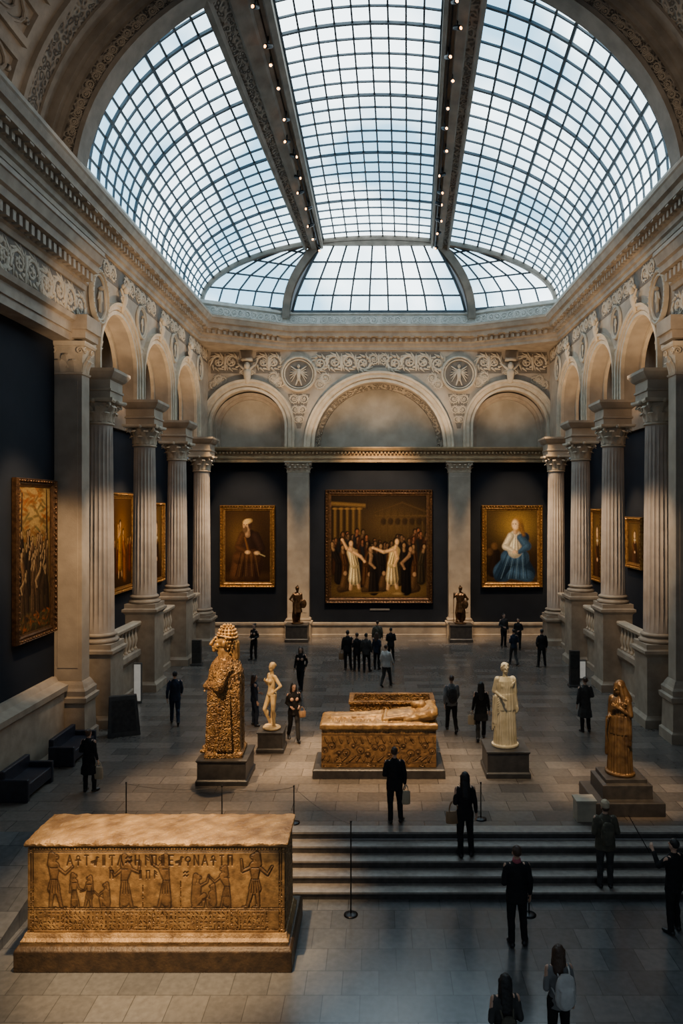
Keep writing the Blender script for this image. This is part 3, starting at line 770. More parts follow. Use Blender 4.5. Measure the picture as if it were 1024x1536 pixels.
# ------------------------------------------------------------------ track lights
for sg in (-1,1):
    for k in range(13):
        u=(k+.4+random.uniform(-.25,.25))/13; x=xi(u,sg)+.2*(xo(u,sg)-xi(u,sg)); y=yv(u); z=zx(x,u)-.50
        e=empty('spotlight',(sg*(x+random.uniform(-.05,.22)),y,z),rz=random.uniform(-1.2,1.2),label='small black ceiling spotlight with glowing warm lens',cat='spotlight',group='spotlights along the vault ribs')
        mb=MB(); mb.box(-.02,.02,-.02,.02,-.16,.16); mb.tcap((0,.12,-.12),(0,-.08,-.22),.08,.09,n=12); mb.obj('housing',M['black'],e,smooth=True)
        mb=MB(); mb.ell((0,-.15,-.26),.055,.035,.055); mb.obj('lens',M['lamp'],e,smooth=True)
for sg in (-1,1):
    mb=MB(); mb.bar([(sg*(xi(u,sg)+.22*(xo(u,sg)-xi(u,sg))),yv(u),zx(xi(u,sg),u)-.44) for u in (0,.33,.66,1)],.06,.06,inward)
    tag(mb.obj('lighting_track',M['black']),'long black lighting track fixed under vault rib','lighting track','lighting tracks under the vault ribs')

# ------------------------------------------------------------------ painted canvases
class Cv:
    def __init__(s,nx,nz,asp,c0,c1):
        s.nx,s.nz,s.asp=nx,nz,asp
        x=np.linspace(0,asp,nx); z=np.linspace(0,1,nz); s.X,s.Z=np.meshgrid(x,z)
        t=s.Z[...,None]; s.I=np.array(c0)*(1-t)+np.array(c1)*t
        s.H=np.zeros_like(s.X)
    def put(s,m,c): m=m[...,None]; s.I=s.I*(1-m)+np.array(c)*m
    def mul(s,m,k): s.I=s.I*(1+(k-1)*m[...,None])
    def dcap(s,x1,z1,x2,z2,r1,r2):
        dx,dz=x2-x1,z2-z1; L=dx*dx+dz*dz+1e-9
        t=np.clip(((s.X-x1)*dx+(s.Z-z1)*dz)/L,0,1)
        return np.hypot(s.X-x1-t*dx,s.Z-z1-t*dz)-(r1+(r2-r1)*t)
    def cap(s,x1,z1,x2,z2,r1,r2,c,soft=.012,a=1):
        m=np.clip(.5-s.dcap(x1,z1,x2,z2,r1,r2)/soft,0,1)*a; s.put(m,c)
        o=.35*max(r1,r2)
        lit=np.clip(.5-s.dcap(x1-o,z1+o*.4,x2-o,z2+o*.4,r1*.55,r2*.55)/(soft+max(r1,r2)*.8),0,1)
        s.mul(m*(1-lit),.5); s.mul(m*lit,1.15)
    def glow(s,x,z,rx,rz,c,a=1): s.put(np.exp(-(((s.X-x)/rx)**2+((s.Z-z)/rz)**2))*a,c)
    def ell(s,x,z,rx,rz,c,soft=.1,a=1,rot=0):
        cx,sx=math.cos(rot),math.sin(rot); u=(s.X-x)*cx+(s.Z-z)*sx; v=-(s.X-x)*sx+(s.Z-z)*cx
        d=np.sqrt((u/rx)**2+(v/rz)**2)-1; m=np.clip(.5-d/soft/2,0,1)*a; s.put(m,c)
        s.mul(m*np.clip((u/rx)*.8,0,1),.5)
    def folds(s,x1,z1,x2,z2,r,n,k=.5):
        for i in range(n):
            f=(i+.5)/n*2-1; m=np.exp(-(np.maximum(s.dcap(x1+f*r,z1,x2+f*r*.5,z2,.001,.001),0)/(r*.12))**2); s.mul(m,k if i%2 else 1.3)
    def mesh_obj(s,name,w,h,mt,parent,y0,disp=0,gamma=1.0):
        nx,nz=s.nx,s.nz
        co=np.stack([(s.X/s.asp-.5)*w,y0-s.H*disp,s.Z*h],-1).reshape(-1,3)
        i=np.arange((nx-1)*(nz-1)); r=i//(nx-1); c=i%(nx-1); a=r*nx+c
        F=np.stack([a,a+1,a+nx+1,a+nx],-1)
        me=bpy.data.meshes.new(name); me.vertices.add(len(co)); me.vertices.foreach_set('co',co.ravel())
        me.loops.add(F.size); me.loops.foreach_set('vertex_index',F.ravel().astype(np.int32))
        me.polygons.add(len(F)); me.polygons.foreach_set('loop_start',np.arange(0,F.size,4,dtype=np.int32))
        try: me.polygons.foreach_set('loop_total',np.full(len(F),4,dtype=np.int32))
        except Exception: pass
        me.update(calc_edges=True); me.validate()
        at=me.color_attributes.new('Col','FLOAT_COLOR','POINT')
        I=np.clip(s.I,0,1)
        if gamma!=1:
            lum=I.mean(-1,keepdims=True)+1e-4; I=I*(lum**(gamma-1)); I=np.clip(lum**gamma+(I-lum**gamma)*1.25,0.0006,1)
        cc=np.concatenate([I.reshape(-1,3),np.ones((nx*nz,1))],1)
        at.data.foreach_set('color',cc.ravel().astype(np.float32))
        me.materials.append(mt)
        o=bpy.data.objects.new(name,me); COL.objects.link(o); o.parent=parent
        return o
def pfig(c,x,z,h,body,skin,armL=None,armR=None,hair=(.03,.018,.01),legs=True,lc=None,soft=.012,lean=0,fl=0):
    lc=lc or body; L=lean*h
    if legs:
        c.cap(x-.08*h,z+.02*h,x-.03*h,z+.40*h,.028*h,.055*h,skin,soft); c.cap(x+.09*h,z+.04*h,x+.03*h,z+.40*h,.028*h,.055*h,skin,soft)
        c.cap(x,z+.22*h,x,z+.5*h,.12*h,.085*h,lc,soft)
        if fl: c.folds(x,z+.12*h,x,z+.5*h,.11*h,fl)
    else:
        c.cap(x,z+.04*h,x,z+.5*h,.11*h,.085*h,lc,soft)
        if fl: c.folds(x,z+.02*h,x,z+.5*h,.1*h,fl)
    c.cap(x,z+.5*h,x+L*.7,z+.74*h,.08*h,.095*h,body,soft)
    if fl: c.folds(x,z+.5*h,x+L*.7,z+.78*h,.08*h,fl)
    for arm in (armL,armR):
        if arm:
            ex,ez,hx,hz=arm; c.cap(x+L*.7,z+.77*h,x+ex*h,z+ez*h,.036*h,.03*h,skin,soft); c.cap(x+ex*h,z+ez*h,x+hx*h,z+hz*h,.03*h,.02*h,skin,soft); c.ell(x+hx*h,z+hz*h,.028*h,.024*h,skin,.3)
    c.cap(x+L*.75,z+.78*h,x+L,z+.86*h,.033*h,.03*h,skin,soft)
    c.ell(x+L,z+.93*h,.056*h,.07*h,hair,.3); c.ell(x+L+.012*h,z+.915*h,.04*h,.055*h,skin,.3)
def base_painting(label,w,h,loc,rz,fw,fm,cat='painting'):
    e=empty('framed_painting',loc,rz,label=label,cat=cat)
    mb=MB(); pr=[(0,0),(0,.12),(.12*fw,.2),(.25*fw,.17),(.4*fw,.10),(.62*fw,.12),(.8*fw,.08),(fw,.07),(fw,.0)]
    n=len(pr); vs=[];fs=[]
    for (sx,sz) in ((-1,0),(1,0),(1,1),(-1,1)):
        for i,t in pr: vs.append((sx*(w/2-i),-t,(h-i) if sz else i))
    for j in range(4):
        for k in range(n-1): a=j*n;b=((j+1)%4)*n; fs.append((a+k,b+k,b+k+1,a+k+1))
    mb.add(vs,fs); mb.box(-w/2+.01,w/2-.01,-.02,.0,.01,h-.01)
    for i in range(int(w/.16)):
        x=-w/2+.08+i*.16
        for z in (fw*.3,h-fw*.3): mb.ell((x,-.17,z),.05,.035,.035,n=6)
    for i in range(int(h/.16)):
        z=.08+i*.16
        for x in (-w/2+fw*.3,w/2-fw*.3): mb.ell((x,-.17,z),.035,.035,.05,n=6)
    mb.obj('frame',fm,e)
    return e
def hang(c,label,w,h,loc,rz,fw,fm,g=1.45):
    e=base_painting(label,w,h,loc,rz,fw,fm)
    o=c.mesh_obj('canvas',w-2*fw+.02,h-2*fw+.02,M['paint'],e,-.055,gamma=g); o.location=(0,0,fw-.01)
    return e
r=random.Random(3)
# central painting
c=Cv(280,290,.94,(.10,.055,.022),(.045,.026,.012))
c.glow(.60,.72,.30,.20,(.20,.12,.05),.9); c.glow(.5,.07,.5,.10,(.40,.25,.10),.95)
c.cap(0,.92,.34,.90,.022,.020,(.26,.155,.06))
for x in (.04,.10,.16,.22,.28): c.cap(x,.42,x,.85,.014,.012,(.30,.18,.07),.02); c.ell(x,.87,.028,.012,(.32,.19,.075),.3)
c.cap(.35,.88,.35,.99,.008,.008,(.08,.05,.025))
for i,x in enumerate((.48,.55,.62,.69,.76,.83,.90)): c.cap(x,.55,x,.74,.008,.008,(.19,.115,.047),.02); c.ell(x+.035,.745,.026,.035,(.07,.04,.02),.3,a=.8)
c.cap(.44,.80,.94,.80,.010,.010,(.20,.12,.05),.02); c.cap(.44,.835,.70,.93,.008,.006,(.17,.10,.042),.02); c.cap(.70,.93,.94,.84,.006,.008,(.17,.10,.042),.02)
for k in range(8): c.cap(.46+.065*k,.81,.46+.065*k,.87,.004,.004,(.14,.085,.035),.02)
for i in range(46):
    x=.04+.88*(i/45.)+r.uniform(-.015,.015); z=.22+.09*r.random()+.04*math.sin(x*9)
    bc=((.05,.03,.018),(.12,.05,.026),(.085,.06,.03),(.04,.04,.04))[i%4]
    pfig(c,x,z,.28+.07*r.random(),bc,(.26+.14*r.random(),.165,.09),legs=False,soft=.016,lean=r.uniform(-.15,.15))
for i in range(12):
    x=.06+.075*i+r.uniform(-.02,.02); z=.12+.04*r.random()
    pfig(c,x,z,.36+.05*r.random(),((.045,.03,.022),(.18,.08,.035),(.10,.07,.035))[i%3],(.46,.28,.15),legs=False,soft=.014,lean=r.uniform(-.18,.18),fl=4)
for x,z in ((.12,.06),(.36,.05),(.50,.06),(.80,.05)):
    c.cap(x-.03,z+.02,x+.04,z+.04,.035,.04,(.16,.09,.045)); c.cap(x,z+.05,x+.015,z+.13,.035,.03,(.24,.13,.06)); c.ell(x+.02,z+.175,.018,.022,(.55,.34,.19),.3)
pfig(c,.42,.05,.46,(.05,.035,.025),(.52,.32,.18),armL=(-.08,.62,.02,.52),legs=False,fl=4,lean=-.08)
pfig(c,.23,.07,.50,(.86,.66,.36),(.86,.54,.30),armL=(-.15,.82,-.24,.99),armR=(.12,.66,.20,.56),lc=(.88,.70,.40),fl=6,lean=-.08)
pfig(c,.60,.07,.52,(.86,.64,.32),(.90,.58,.32),armL=(-.16,.72,-.36,.80),armR=(.10,.60,.04,.46),lc=(.88,.66,.35),fl=6,lean=.08)
pfig(c,.74,.05,.46,(.028,.02,.016),(.50,.30,.17),legs=False,armL=(-.1,.62,-.04,.5),fl=4,lean=.08)
c.cap(.1,.03,.5,.05,.006,.006,(.30,.18,.07)); c.ell(.66,.035,.05,.012,(.5,.34,.16),.4)
hang(c,'large dark figure painting in a heavy dark gilt frame',6.05,6.4,(0,40.14,1.86),0,.34,M['frame2'],1.5)
# left seated man, dark robe, turned
c=Cv(130,185,.68,(.045,.022,.011),(.07,.036,.016)); c.glow(.22,.62,.2,.28,(.22,.125,.05),.9); c.glow(.34,.08,.4,.06,(.14,.07,.03),.8)
D=(.075,.038,.025); Rb=(.17,.078,.038); R2=(.11,.052,.03)
c.cap(.38,.28,.36,.63,.19,.11,D,.02); c.cap(.40,.28,.22,.34,.13,.10,R2,.02); c.cap(.22,.33,.17,.10,.10,.10,Rb,.02); c.cap(.44,.26,.40,.09,.14,.12,R2,.02); c.cap(.20,.34,.44,.36,.09,.10,Rb,.02)
c.cap(.27,.65,.20,.49,.06,.055,Rb,.02); c.cap(.46,.64,.55,.47,.065,.06,D,.02); c.cap(.20,.48,.33,.42,.045,.03,Rb,.02); c.cap(.55,.46,.48,.41,.05,.035,D,.02)
for k in range(8): c.cap(.16+.05*k,.08,.24+.03*k,.40,.004,.004,(.28,.15,.07) if k%2 else (.03,.015,.01),.012)
c.cap(.30,.62,.36,.40,.012,.02,(.30,.14,.06))
c.ell(.34,.415,.042,.026,(.82,.54,.31),.3); c.ell(.48,.405,.044,.026,(.78,.50,.28),.3); c.cap(.50,.40,.60,.36,.006,.006,(.7,.55,.3))
c.cap(.34,.66,.335,.74,.04,.035,(.55,.34,.2)); c.ell(.325,.79,.055,.078,(.80,.52,.30),.2,rot=.15); c.ell(.375,.80,.03,.07,(.10,.05,.03),.3); c.ell(.34,.848,.066,.034,(.80,.56,.26),.3,rot=.2); c.ell(.305,.735,.036,.05,(.22,.13,.07),.3)
for dx in (-.038,.0): c.ell(.325+dx,.80,.010,.006,(.05,.03,.02),.5)
c.cap(.292,.79,.285,.765,.006,.010,(.8,.5,.3))
hang(c,'gilt-framed portrait of a seated dark-robed man with pale headwrap',3.12,4.62,(-7.4,40.14,2.76),0,.30,M['frame'],1.3)
# right seated woman
c=Cv(130,175,.75,(.05,.03,.016),(.11,.065,.026)); c.glow(.44,.78,.28,.24,(.48,.31,.11),.95); c.glow(.4,.06,.45,.05,(.2,.12,.05),.9)
BL=(.11,.20,.33); BD=(.05,.095,.17); W=(.92,.82,.62)
c.cap(.10,.15,.14,.4,.08,.06,(.06,.035,.02),.03); c.ell(.12,.5,.05,.05,(.26,.14,.06),.3); c.ell(.05,.42,.05,.05,(.2,.11,.05),.3)
c.cap(.44,.44,.56,.62,.13,.07,BD,.02)
c.cap(.44,.30,.24,.14,.17,.14,BL,.02); c.cap(.44,.32,.60,.12,.16,.12,BD,.02); c.cap(.34,.16,.62,.08,.11,.08,BL,.02); c.cap(.30,.26,.18,.08,.09,.07,BD,.02); c.cap(.32,.34,.52,.34,.11,.11,BL,.02)
for k in range(9): c.cap(.16+.055*k,.05,.32+.03*k,.42,.005,.004,(.26,.40,.55) if k%2 else (.03,.06,.11),.012)
c.cap(.42,.44,.43,.64,.105,.085,W,.02); c.folds(.42,.44,.43,.68,.085,7,.68); c.cap(.36,.64,.28,.50,.05,.05,W,.02); c.cap(.28,.49,.40,.43,.04,.03,W,.02); c.cap(.50,.62,.60,.50,.05,.06,BL,.02); c.cap(.60,.50,.49,.42,.05,.03,BL,.02)
c.ell(.42,.42,.04,.026,(.90,.64,.42),.3); c.cap(.43,.70,.435,.76,.034,.032,(.86,.60,.38),.02); c.ell(.46,.80,.08,.094,(.46,.26,.1),.3); c.ell(.425,.80,.05,.070,(.94,.70,.46),.25,rot=.12); c.cap(.51,.78,.55,.66,.033,.025,(.38,.21,.09),.03)
for dx in (-.03,.006): c.ell(.425+dx,.81,.009,.006,(.1,.05,.03),.5)
hang(c,'gilt-framed portrait of a seated woman in white and blue',3.45,4.62,(7.5,40.14,2.76),0,.30,M['frame'],1.45)
mb=MB(); mb.box(-.55,.55,-.03,0,0,.1); e=mb.obj('wall_label',M['c_grey']); e.location=(.05,40.14,1.45); tag(e,'small grey label rail under the large painting','label')
# side paintings
c=Cv(150,270,.52,(.09,.06,.028),(.34,.22,.095)); c.glow(.3,.85,.3,.2,(.50,.34,.15),.8)
for k in range(90): c.ell(r.random()*.52,.62+.38*r.random(),.045,.010,(.12+.3*r.random(),.13,.05),.5,a=.7,rot=r.uniform(-.8,.8))
c.cap(.04,.5,.06,.95,.014,.008,(.09,.055,.03)); c.cap(.47,.5,.46,.98,.016,.008,(.09,.055,.03))
for row,(zz,hh,nn) in enumerate(((.46,.22,9),(.36,.25,8),(.25,.30,7),(.12,.34,6))):
    for i in range(nn):
        x=.03+.47*(i+.5*(row%2))/nn+r.uniform(-.01,.01); v=r.random()
        pfig(c,x,zz+r.uniform(-.02,.02),hh*(.9+.2*r.random()),(.06+.24*v*v,.04+.13*v*v,.025+.06*v*v),(.46,.31,.17),legs=False,fl=4,lean=r.uniform(-.15,.15),armL=(-.1,.62,-.04,.5) if i%3==0 else None,soft=.01)
for k in range(70): c.ell(r.random()*.52,.02+.10*r.random(),.03,.008,(.10+.3*r.random(),.12,.05),.4,rot=r.uniform(-1,1))
hang(c,'tall ornate gilt-framed painting of a robed gathering',2.35,4.6,(-9.98,20.5,3.5),pi/2,.24,M['frame2'],1.5)
c=Cv(110,170,.7,(.08,.035,.014),(.12,.055,.018)); c.glow(.35,.5,.2,.3,(.55,.25,.05),.8)
for i in range(10): pfig(c,.06+.065*i,.14+.05*r.random(),.36+.1*r.random(),(.12+.2*r.random(),.06,.025),(.5,.28,.13),legs=False,fl=4,lean=r.uniform(-.1,.1))
pfig(c,.30,.10,.66,(.62,.30,.07),(.70,.42,.2),armL=(-.1,.7,-.1,.9),fl=6); pfig(c,.46,.08,.58,(.42,.15,.04),(.62,.36,.16),legs=False,fl=6,lean=-.1)
hang(c,'gilt-framed painting with glowing orange standing figures',2.9,4.3,(-11.18,30.75,3.6),pi/2,.26,M['frame'],1.5)
def port(asp,w):
    c=Cv(int(110*asp),110,asp,(.06,.03,.012),(.12,.07,.028)); q=asp/2
    c.glow(q,.6,.2,.28,(.34,.2,.07),.8); c.cap(q,.02,q,.42,.20,.13,(.11,.05,.025),.02); c.folds(q,.0,q,.5,.16,7); c.cap(q-.12,.42,q-.03,.25,.05,.03,(.20,.09,.04)); c.ell(q,.27,.05,.03,(.75,.48,.28),.3)
    c.cap(q,.52,q,.62,.04,.035,(.6,.38,.22)); c.ell(q,.70,.085,.11,(.06,.03,.015),.3); c.ell(q-.01,.69,.06,.085,(.80,.54,.32),.2); c.ell(q,.57,.07,.02,(.7,.6,.42),.3)
    for dx in (-.028,.018): c.ell(q+dx,.70,.010,.007,(.05,.03,.02),.5)
    return c
hang(port(.6,1),'narrow gilt-framed painting of a standing figure',2.0,4.0,(-11.18,35.6,3.5),pi/2,.24,M['frame'],1.3)
hang(port(.85,1),'small gilt-framed portrait hanging behind the columns',2.1,2.25,(11.18,30.9,4.6),-pi/2,.26,M['frame'],1.2)
hang(port(.6,1),'dark gilt-framed portrait hanging behind the columns',1.9,3.7,(11.18,36.2,3.5),-pi/2,.24,M['frame'],1.3)
print('paint',time.time()-T0)

# ------------------------------------------------------------------ foreground sarcophagus
SW,SH=4.6,1.50
AS=SW/SH
c=Cv(720,250,AS,(.20,.112,.038),(.30,.175,.06))
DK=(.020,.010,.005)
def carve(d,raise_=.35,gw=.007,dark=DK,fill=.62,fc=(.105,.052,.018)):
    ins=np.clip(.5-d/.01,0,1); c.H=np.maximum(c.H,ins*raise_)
    g=np.exp(-(d/gw)**2); c.put(np.clip(.5-(d+gw*.8)/.01,0,1)*fill,fc); c.H=c.H-g*.7; c.put(g*.92,dark)  # groove shade put into the vertex colour as well as the cut
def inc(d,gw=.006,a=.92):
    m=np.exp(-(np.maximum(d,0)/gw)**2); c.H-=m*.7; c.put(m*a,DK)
rr=random.Random(11)
for i in range(240):
    x=rr.random()*AS; z=rr.random(); s=.01+.09*rr.random(); g=np.exp(-(((c.X-x)/s)**2+((c.Z-z)/(s*.6))**2)); c.H-=g*.15
    if i%2: c.put(g*.4,(.10,.052,.018))
    else: c.put(g*.4,(.46,.28,.10))
def efig(x,z,h,face=1,seat=False,arm=0,kilt=True,staff=False,bend=0):
    f=face; D=[]
    C=lambda a,b,p,q,r1,r2:D.append(c.dcap(x+f*a*h,z+b*h,x+f*p*h,z+q*h,r1*h,r2*h))
    if not seat:
        C(-.06,.03,-.02,.42,.028,.05); C(.13,.03,.03,.42,.028,.05); C(-.06,.015,.03,.015,.018,.012); C(.13,.015,.22,.015,.018,.012)
        C(0,.34 if kilt else .12,0,.52,.11 if kilt else .09,.06); C(0,.52,bend,.72,.06,.10)
        top=.74; bx=bend
    else:
        C(-.1,.03,.12,.03,.03,.03); C(-.05,.1,.14,.28,.08,.05); C(.14,.28,.12,.05,.05,.03); C(-.04,.15,-.02,.45,.1,.1); top=.5; bx=0
    C(bx,top,bx+.01,top+.1,.03,.03); C(bx+.01,top+.15,bx+.04,top+.15,.062,.046); C(bx-.04,top+.19,bx-.07,top+.02,.052,.047)
    if arm==0: C(bx+.06,top-.03,bx+.2,top-.14,.03,.024); C(bx+.2,top-.14,bx+.33,top-.02,.024,.018)
    elif arm==1: C(bx+.06,top-.03,bx+.13,top-.2,.03,.024); C(bx+.13,top-.2,bx+.26,top-.25,.024,.018); C(bx-.08,top-.03,bx-.12,top-.3,.03,.02)
    elif arm==2: C(bx+.06,top-.03,bx+.2,top+.05,.03,.024); C(bx+.2,top+.05,bx+.24,top+.2,.024,.018)
    else: C(bx+.06,top-.03,bx+.22,top-.10,.03,.024); C(bx+.22,top-.10,bx+.24,top+.10,.024,.018); C(bx-.07,top-.03,bx-.22,top-.16,.03,.022); C(bx-.22,top-.16,bx-.30,top-.02,.022,.017)
    d=D[0]
    for q in D[1:]: d=np.minimum(d,q)
    carve(d,.35,.0085)
    if not seat:
        for k in range(4): inc(c.dcap(x+f*(-.08+.05*k)*h,z+.26*h,x+f*(-.04+.03*k)*h,z+.48*h,.001,.001),.0035)
        for q in (.50,.70): inc(c.dcap(x-.06*h,z+q*h,x+.06*h,z+q*h,.002,.002),.0035)
    inc(c.dcap(x+f*(bx+.05)*h,z+(top+.16)*h,x+f*(bx+.06)*h,z+(top+.16)*h,.003,.002),.0035)
    if staff: inc(c.dcap(x+f*.36*h,z,x+f*.36*h,z+.98*h,.003,.003),.004)
T_=lambda px:(px-42)/393*AS
efig(T_(82),.285,.68,1,False,0,True,False); efig(T_(113),.285,.43,1,False,1,False); efig(T_(136),.285,.40,-1,False,1,True); efig(T_(161),.285,.42,-1,True,0)
efig(T_(190),.285,.66,1,False,3,False,False,.04); efig(T_(254),.285,.66,-1,False,2,False,False,.05); efig(T_(302),.285,.56,1,True,2); efig(T_(324),.285,.40,-1,True,1); efig(T_(347),.285,.52,-1,False,0,False,False,.08); efig(T_(390),.285,.68,-1,False,3,True,False)
inc(c.dcap(T_(276),.30,T_(276),.60,.003,.003),.004); inc(c.dcap(T_(218),.30,T_(218),.55,.003,.003),.004)
def glyph(x,z,h,k,a=.8):
    D=[]; C=lambda a,b,p,q,r_=.045:D.append(c.dcap(x+a*h,z+b*h,x+p*h,z+q*h,r_*h,r_*h))
    if k=='A': C(-.28,0,0,1); C(.28,0,0,1); C(-.15,.4,.15,.4)
    elif k=='V': C(-.28,0,0,1); C(.28,0,0,1)
    elif k=='I': C(0,0,0,1); C(-.18,1,.18,1)
    elif k=='T': C(0,0,0,1); C(-.25,1,.25,1); C(-.25,1,-.25,.8)
    elif k=='H': C(-.2,0,-.2,1); C(.2,0,.2,1); C(-.2,.5,.2,.5)
    elif k=='E': C(-.2,0,-.2,1); C(-.2,1,.2,1); C(-.2,.5,.15,.5); C(-.2,0,.2,0)
    elif k=='o': D.append(np.abs(np.hypot(c.X-x,(c.Z-z-.6*h))-.25*h)-.04*h); C(0,0,0,.35)
    elif k=='N': C(-.22,0,-.22,1); C(.22,0,.22,1); C(-.22,1,.22,0)
    elif k=='b': C(-.3,.3,.1,.4,.13); C(.1,.4,.2,.8,.08); C(-.05,.3,-.05,0); C(.1,.3,.1,0); C(.2,.85,.35,.8)
    elif k=='w': C(-.3,.7,-.1,.9);C(-.1,.9,.1,.7);C(.1,.7,.3,.9); C(-.3,.25,-.1,.45);C(-.1,.45,.1,.25);C(.1,.25,.3,.45)
    elif k=='k': C(0,0,0,.5); C(-.25,.5,.25,.5); D.append(np.abs(np.hypot((c.X-x)/.8,c.Z-z-.75*h)-.2*h)-.04*h)
    elif k=='p': C(-.2,0,-.2,1); C(-.2,1,.2,1); C(.2,1,.2,0)
    elif k=='r': C(-.05,0,-.05,1); C(.12,0,.12,1)
    elif k=='f': C(0,0,0,1); C(0,1,.28,.75); C(0,.7,.28,.5)
    d=D[0]
    for q in D[1:]: d=np.minimum(d,q)
    inc(d,.0045,a)
for i,k in enumerate('AkIbrTVwHfprEboNAkIp'):
    glyph(T_(106)+i*.101,.79,.115,k)
for i,(px,k) in enumerate(((170,'p'),(214,'r'),(226,'p'),(236,'f'),(284,'w'))): glyph(T_(px),.635,.09,k)
for zz in (.03,.262,.285,.945,.965): inc(np.abs(c.Z-zz)-.002,.0045)
for xx in (.42,.50,1.42,1.50,2.43,2.51): inc(np.maximum(np.abs(c.X-xx)-.002,np.maximum(.04-c.Z,c.Z-.262)),.004)
for row in range(4):
    for i in range(54):
        x=.10+i*.052; z=.045+row*.053
        k=rr.randrange(4)
        if k==0: d=c.dcap(x,z,x,z+.035,.003,.003)
        elif k==1: d=c.dcap(x-.01,z+.02,x+.012,z+.02,.004,.003)
        elif k==2: d=c.dcap(x-.012,z+.03,x+.01,z+.005,.003,.003)
        else: d=np.minimum(c.dcap(x-.012,z,x,z+.035,.003,.003),c.dcap(x+.012,z,x,z+.035,.003,.003))
        inc(d,.0035)
for xx in (.035,.06,AS-.035,AS-.06): inc(np.abs(c.X-xx)-.003,.005)
for k in range(int(AS/.035)): inc(np.hypot(c.X-.02-k*.035,c.Z-.982)-.006,.003)
sx=-3.93
e=empty('sarcophagus',(sx,13.1,-.8),label='large gilded stone sarcophagus carved with figures and glyphs',cat='sarcophagus')
mb=MB(); mb.steps(0,.12,[(0,2.42,.88),(.36,2.42,.88),(.42,2.38,.82)]); mb.obj('plinth',M['dgold'],e,bevel=.015)
mb=MB(); mb.steps(0,0,[(.42,2.34,.66),(.48,2.35,.67),(.52,2.32,.62),(.58,2.30,.59)]); mb.obj('base_moulding',M['goldlid'],e)
mb=MB(); mb.steps(0,0,[(.58,2.285,.55),(2.10,2.27,.54)]); mb.obj('body',M['gold'],e,bevel=.03)
o=c.mesh_obj('relief_panel',SW*.985,SH*.995,M['reliefmat'],e,-.555,disp=.016); o.location=(0,0,.585)
mb=MB(); nx,ny=120,30
chip=[rr.random() for _ in range(nx+1)]; chip2=[rr.random() for _ in range(nx+1)]
def lidpt(i,j):
    u=i/nx*2-1; v=j/ny*2-1
    ed=max(abs(u)**24,abs(v)**14)
    cf=1.0-.03*(chip[i]**4)-.012*math.sin(u*37)
    z=2.20-.035*ed+.015*(1-v*v)+.005*math.sin(u*23+v*5)+.006*math.sin(u*41-v*13)+.006*rr.random()-(.03*chip2[i]**5 if j<2 else 0)
    return (u*2.32*(1+.002*math.sin(v*20)),v*.60*cf,z)
vs=[lidpt(i,j) for j in range(ny+1) for i in range(nx+1)]; fs=[]
for j in range(ny):
    for i in range(nx): a=j*(nx+1)+i; fs.append((a,a+1,a+nx+2,a+nx+1))
mb.add(vs,fs)
vs=[]; fs=[]
for i in range(nx+1):
    p=lidpt(i,0); vs+= [(p[0],p[1],p[2]-.004),(p[0],-.60-.008*chip2[i],2.13+.01*chip[i]),(p[0],-.56,2.09)]
for i in range(nx):
    for k in range(2): fs.append((i*3+k,i*3+k+1,(i+1)*3+k+1,(i+1)*3+k))
mb.add(vs,fs)
mb.steps(0,0,[(2.085,2.27,.55),(2.10,2.31,.575),(2.12,2.325,.585),(2.165,2.32,.58)])
mb.obj('lid',M['goldlid'],e,smooth=True)

# middle sarcophagus
e=empty('sarcophagus',(0,19.75,0),label='gilded stone sarcophagus with reclining effigy and pillow on lid',cat='sarcophagus')
mb=MB(); mb.steps(0,0,[(0,1.78,.72),(.22,1.78,.72),(.25,1.74,.68)]); mb.obj('plinth',M['pedestal'],e,bevel=.01)
AS2=3.1/1.05; c=Cv(330,120,AS2,(.22,.115,.036),(.30,.165,.054)); DK=(.05,.024,.009)
for k in range(16):
    x=.08+k*.185; z0=.45+.12*math.sin(k*1.9); R_=.10+.03*math.sin(k*2.7)
    th=np.arctan2(c.Z-z0,c.X-x); rd=np.hypot(c.X-x,c.Z-z0)
    carve(np.abs(rd-R_*(.75+.12*th/pi))-.008,.6,.010,DK,.2); carve(c.dcap(x-.1,.18,x+.06*math.sin(k*5),.30,.028,.012),.6,.01,DK,.2); carve(rd-.03,.8,.01,DK,.2); carve(c.dcap(x+.06,.66,x+.02*math.sin(k*3),.80,.026,.012),.6,.01,DK,.2)
for zz in (.12,.86): inc(np.abs(c.Z-zz)-.004,.008)
for k in range(40): carve(np.hypot(c.X-.05-k*.073,c.Z-.93)-.018,.5,.008,DK,.2)
for i in range(80):
    x=rr.random()*AS2; z=rr.random(); s=.02+.07*rr.random(); g=np.exp(-(((c.X-x)/s)**2+((c.Z-z)/(s*.7))**2)); c.H-=g*.4; c.put(g*.4,(.10,.05,.018))
mb=MB(); mb.steps(0,0,[(.25,1.56,.56),(1.28,1.54,.54)]); mb.obj('body',M['gold'],e,bevel=.02)
o=c.mesh_obj('relief_panel',3.09,1.02,M['reliefmat'],e,-.565,disp=.025); o.location=(0,0,.26)
mb=MB(); mb.steps(0,0,[(1.26,1.56,.56),(1.30,1.60,.60),(1.40,1.60,.60),(1.45,1.54,.55)])
mb.tcap((-1.30,0,1.44),(.45,0,1.46),.12,.24,sx=1.7,sy=.5,ref=(0,1,0)); mb.tcap((.2,0,1.50),(.85,0,1.58),.22,.24,sx=1.5,sy=.6,ref=(0,1,0))
mb.tcap((-1.3,.12,1.46),(.1,.16,1.50),.07,.11); mb.tcap((-1.3,-.14,1.46),(.1,-.16,1.50),.07,.11)
mb.tcap((.75,-.34,1.56),(.15,-.38,1.50),.08,.07); mb.tcap((.15,-.38,1.50),(.2,-.02,1.64),.07,.05)
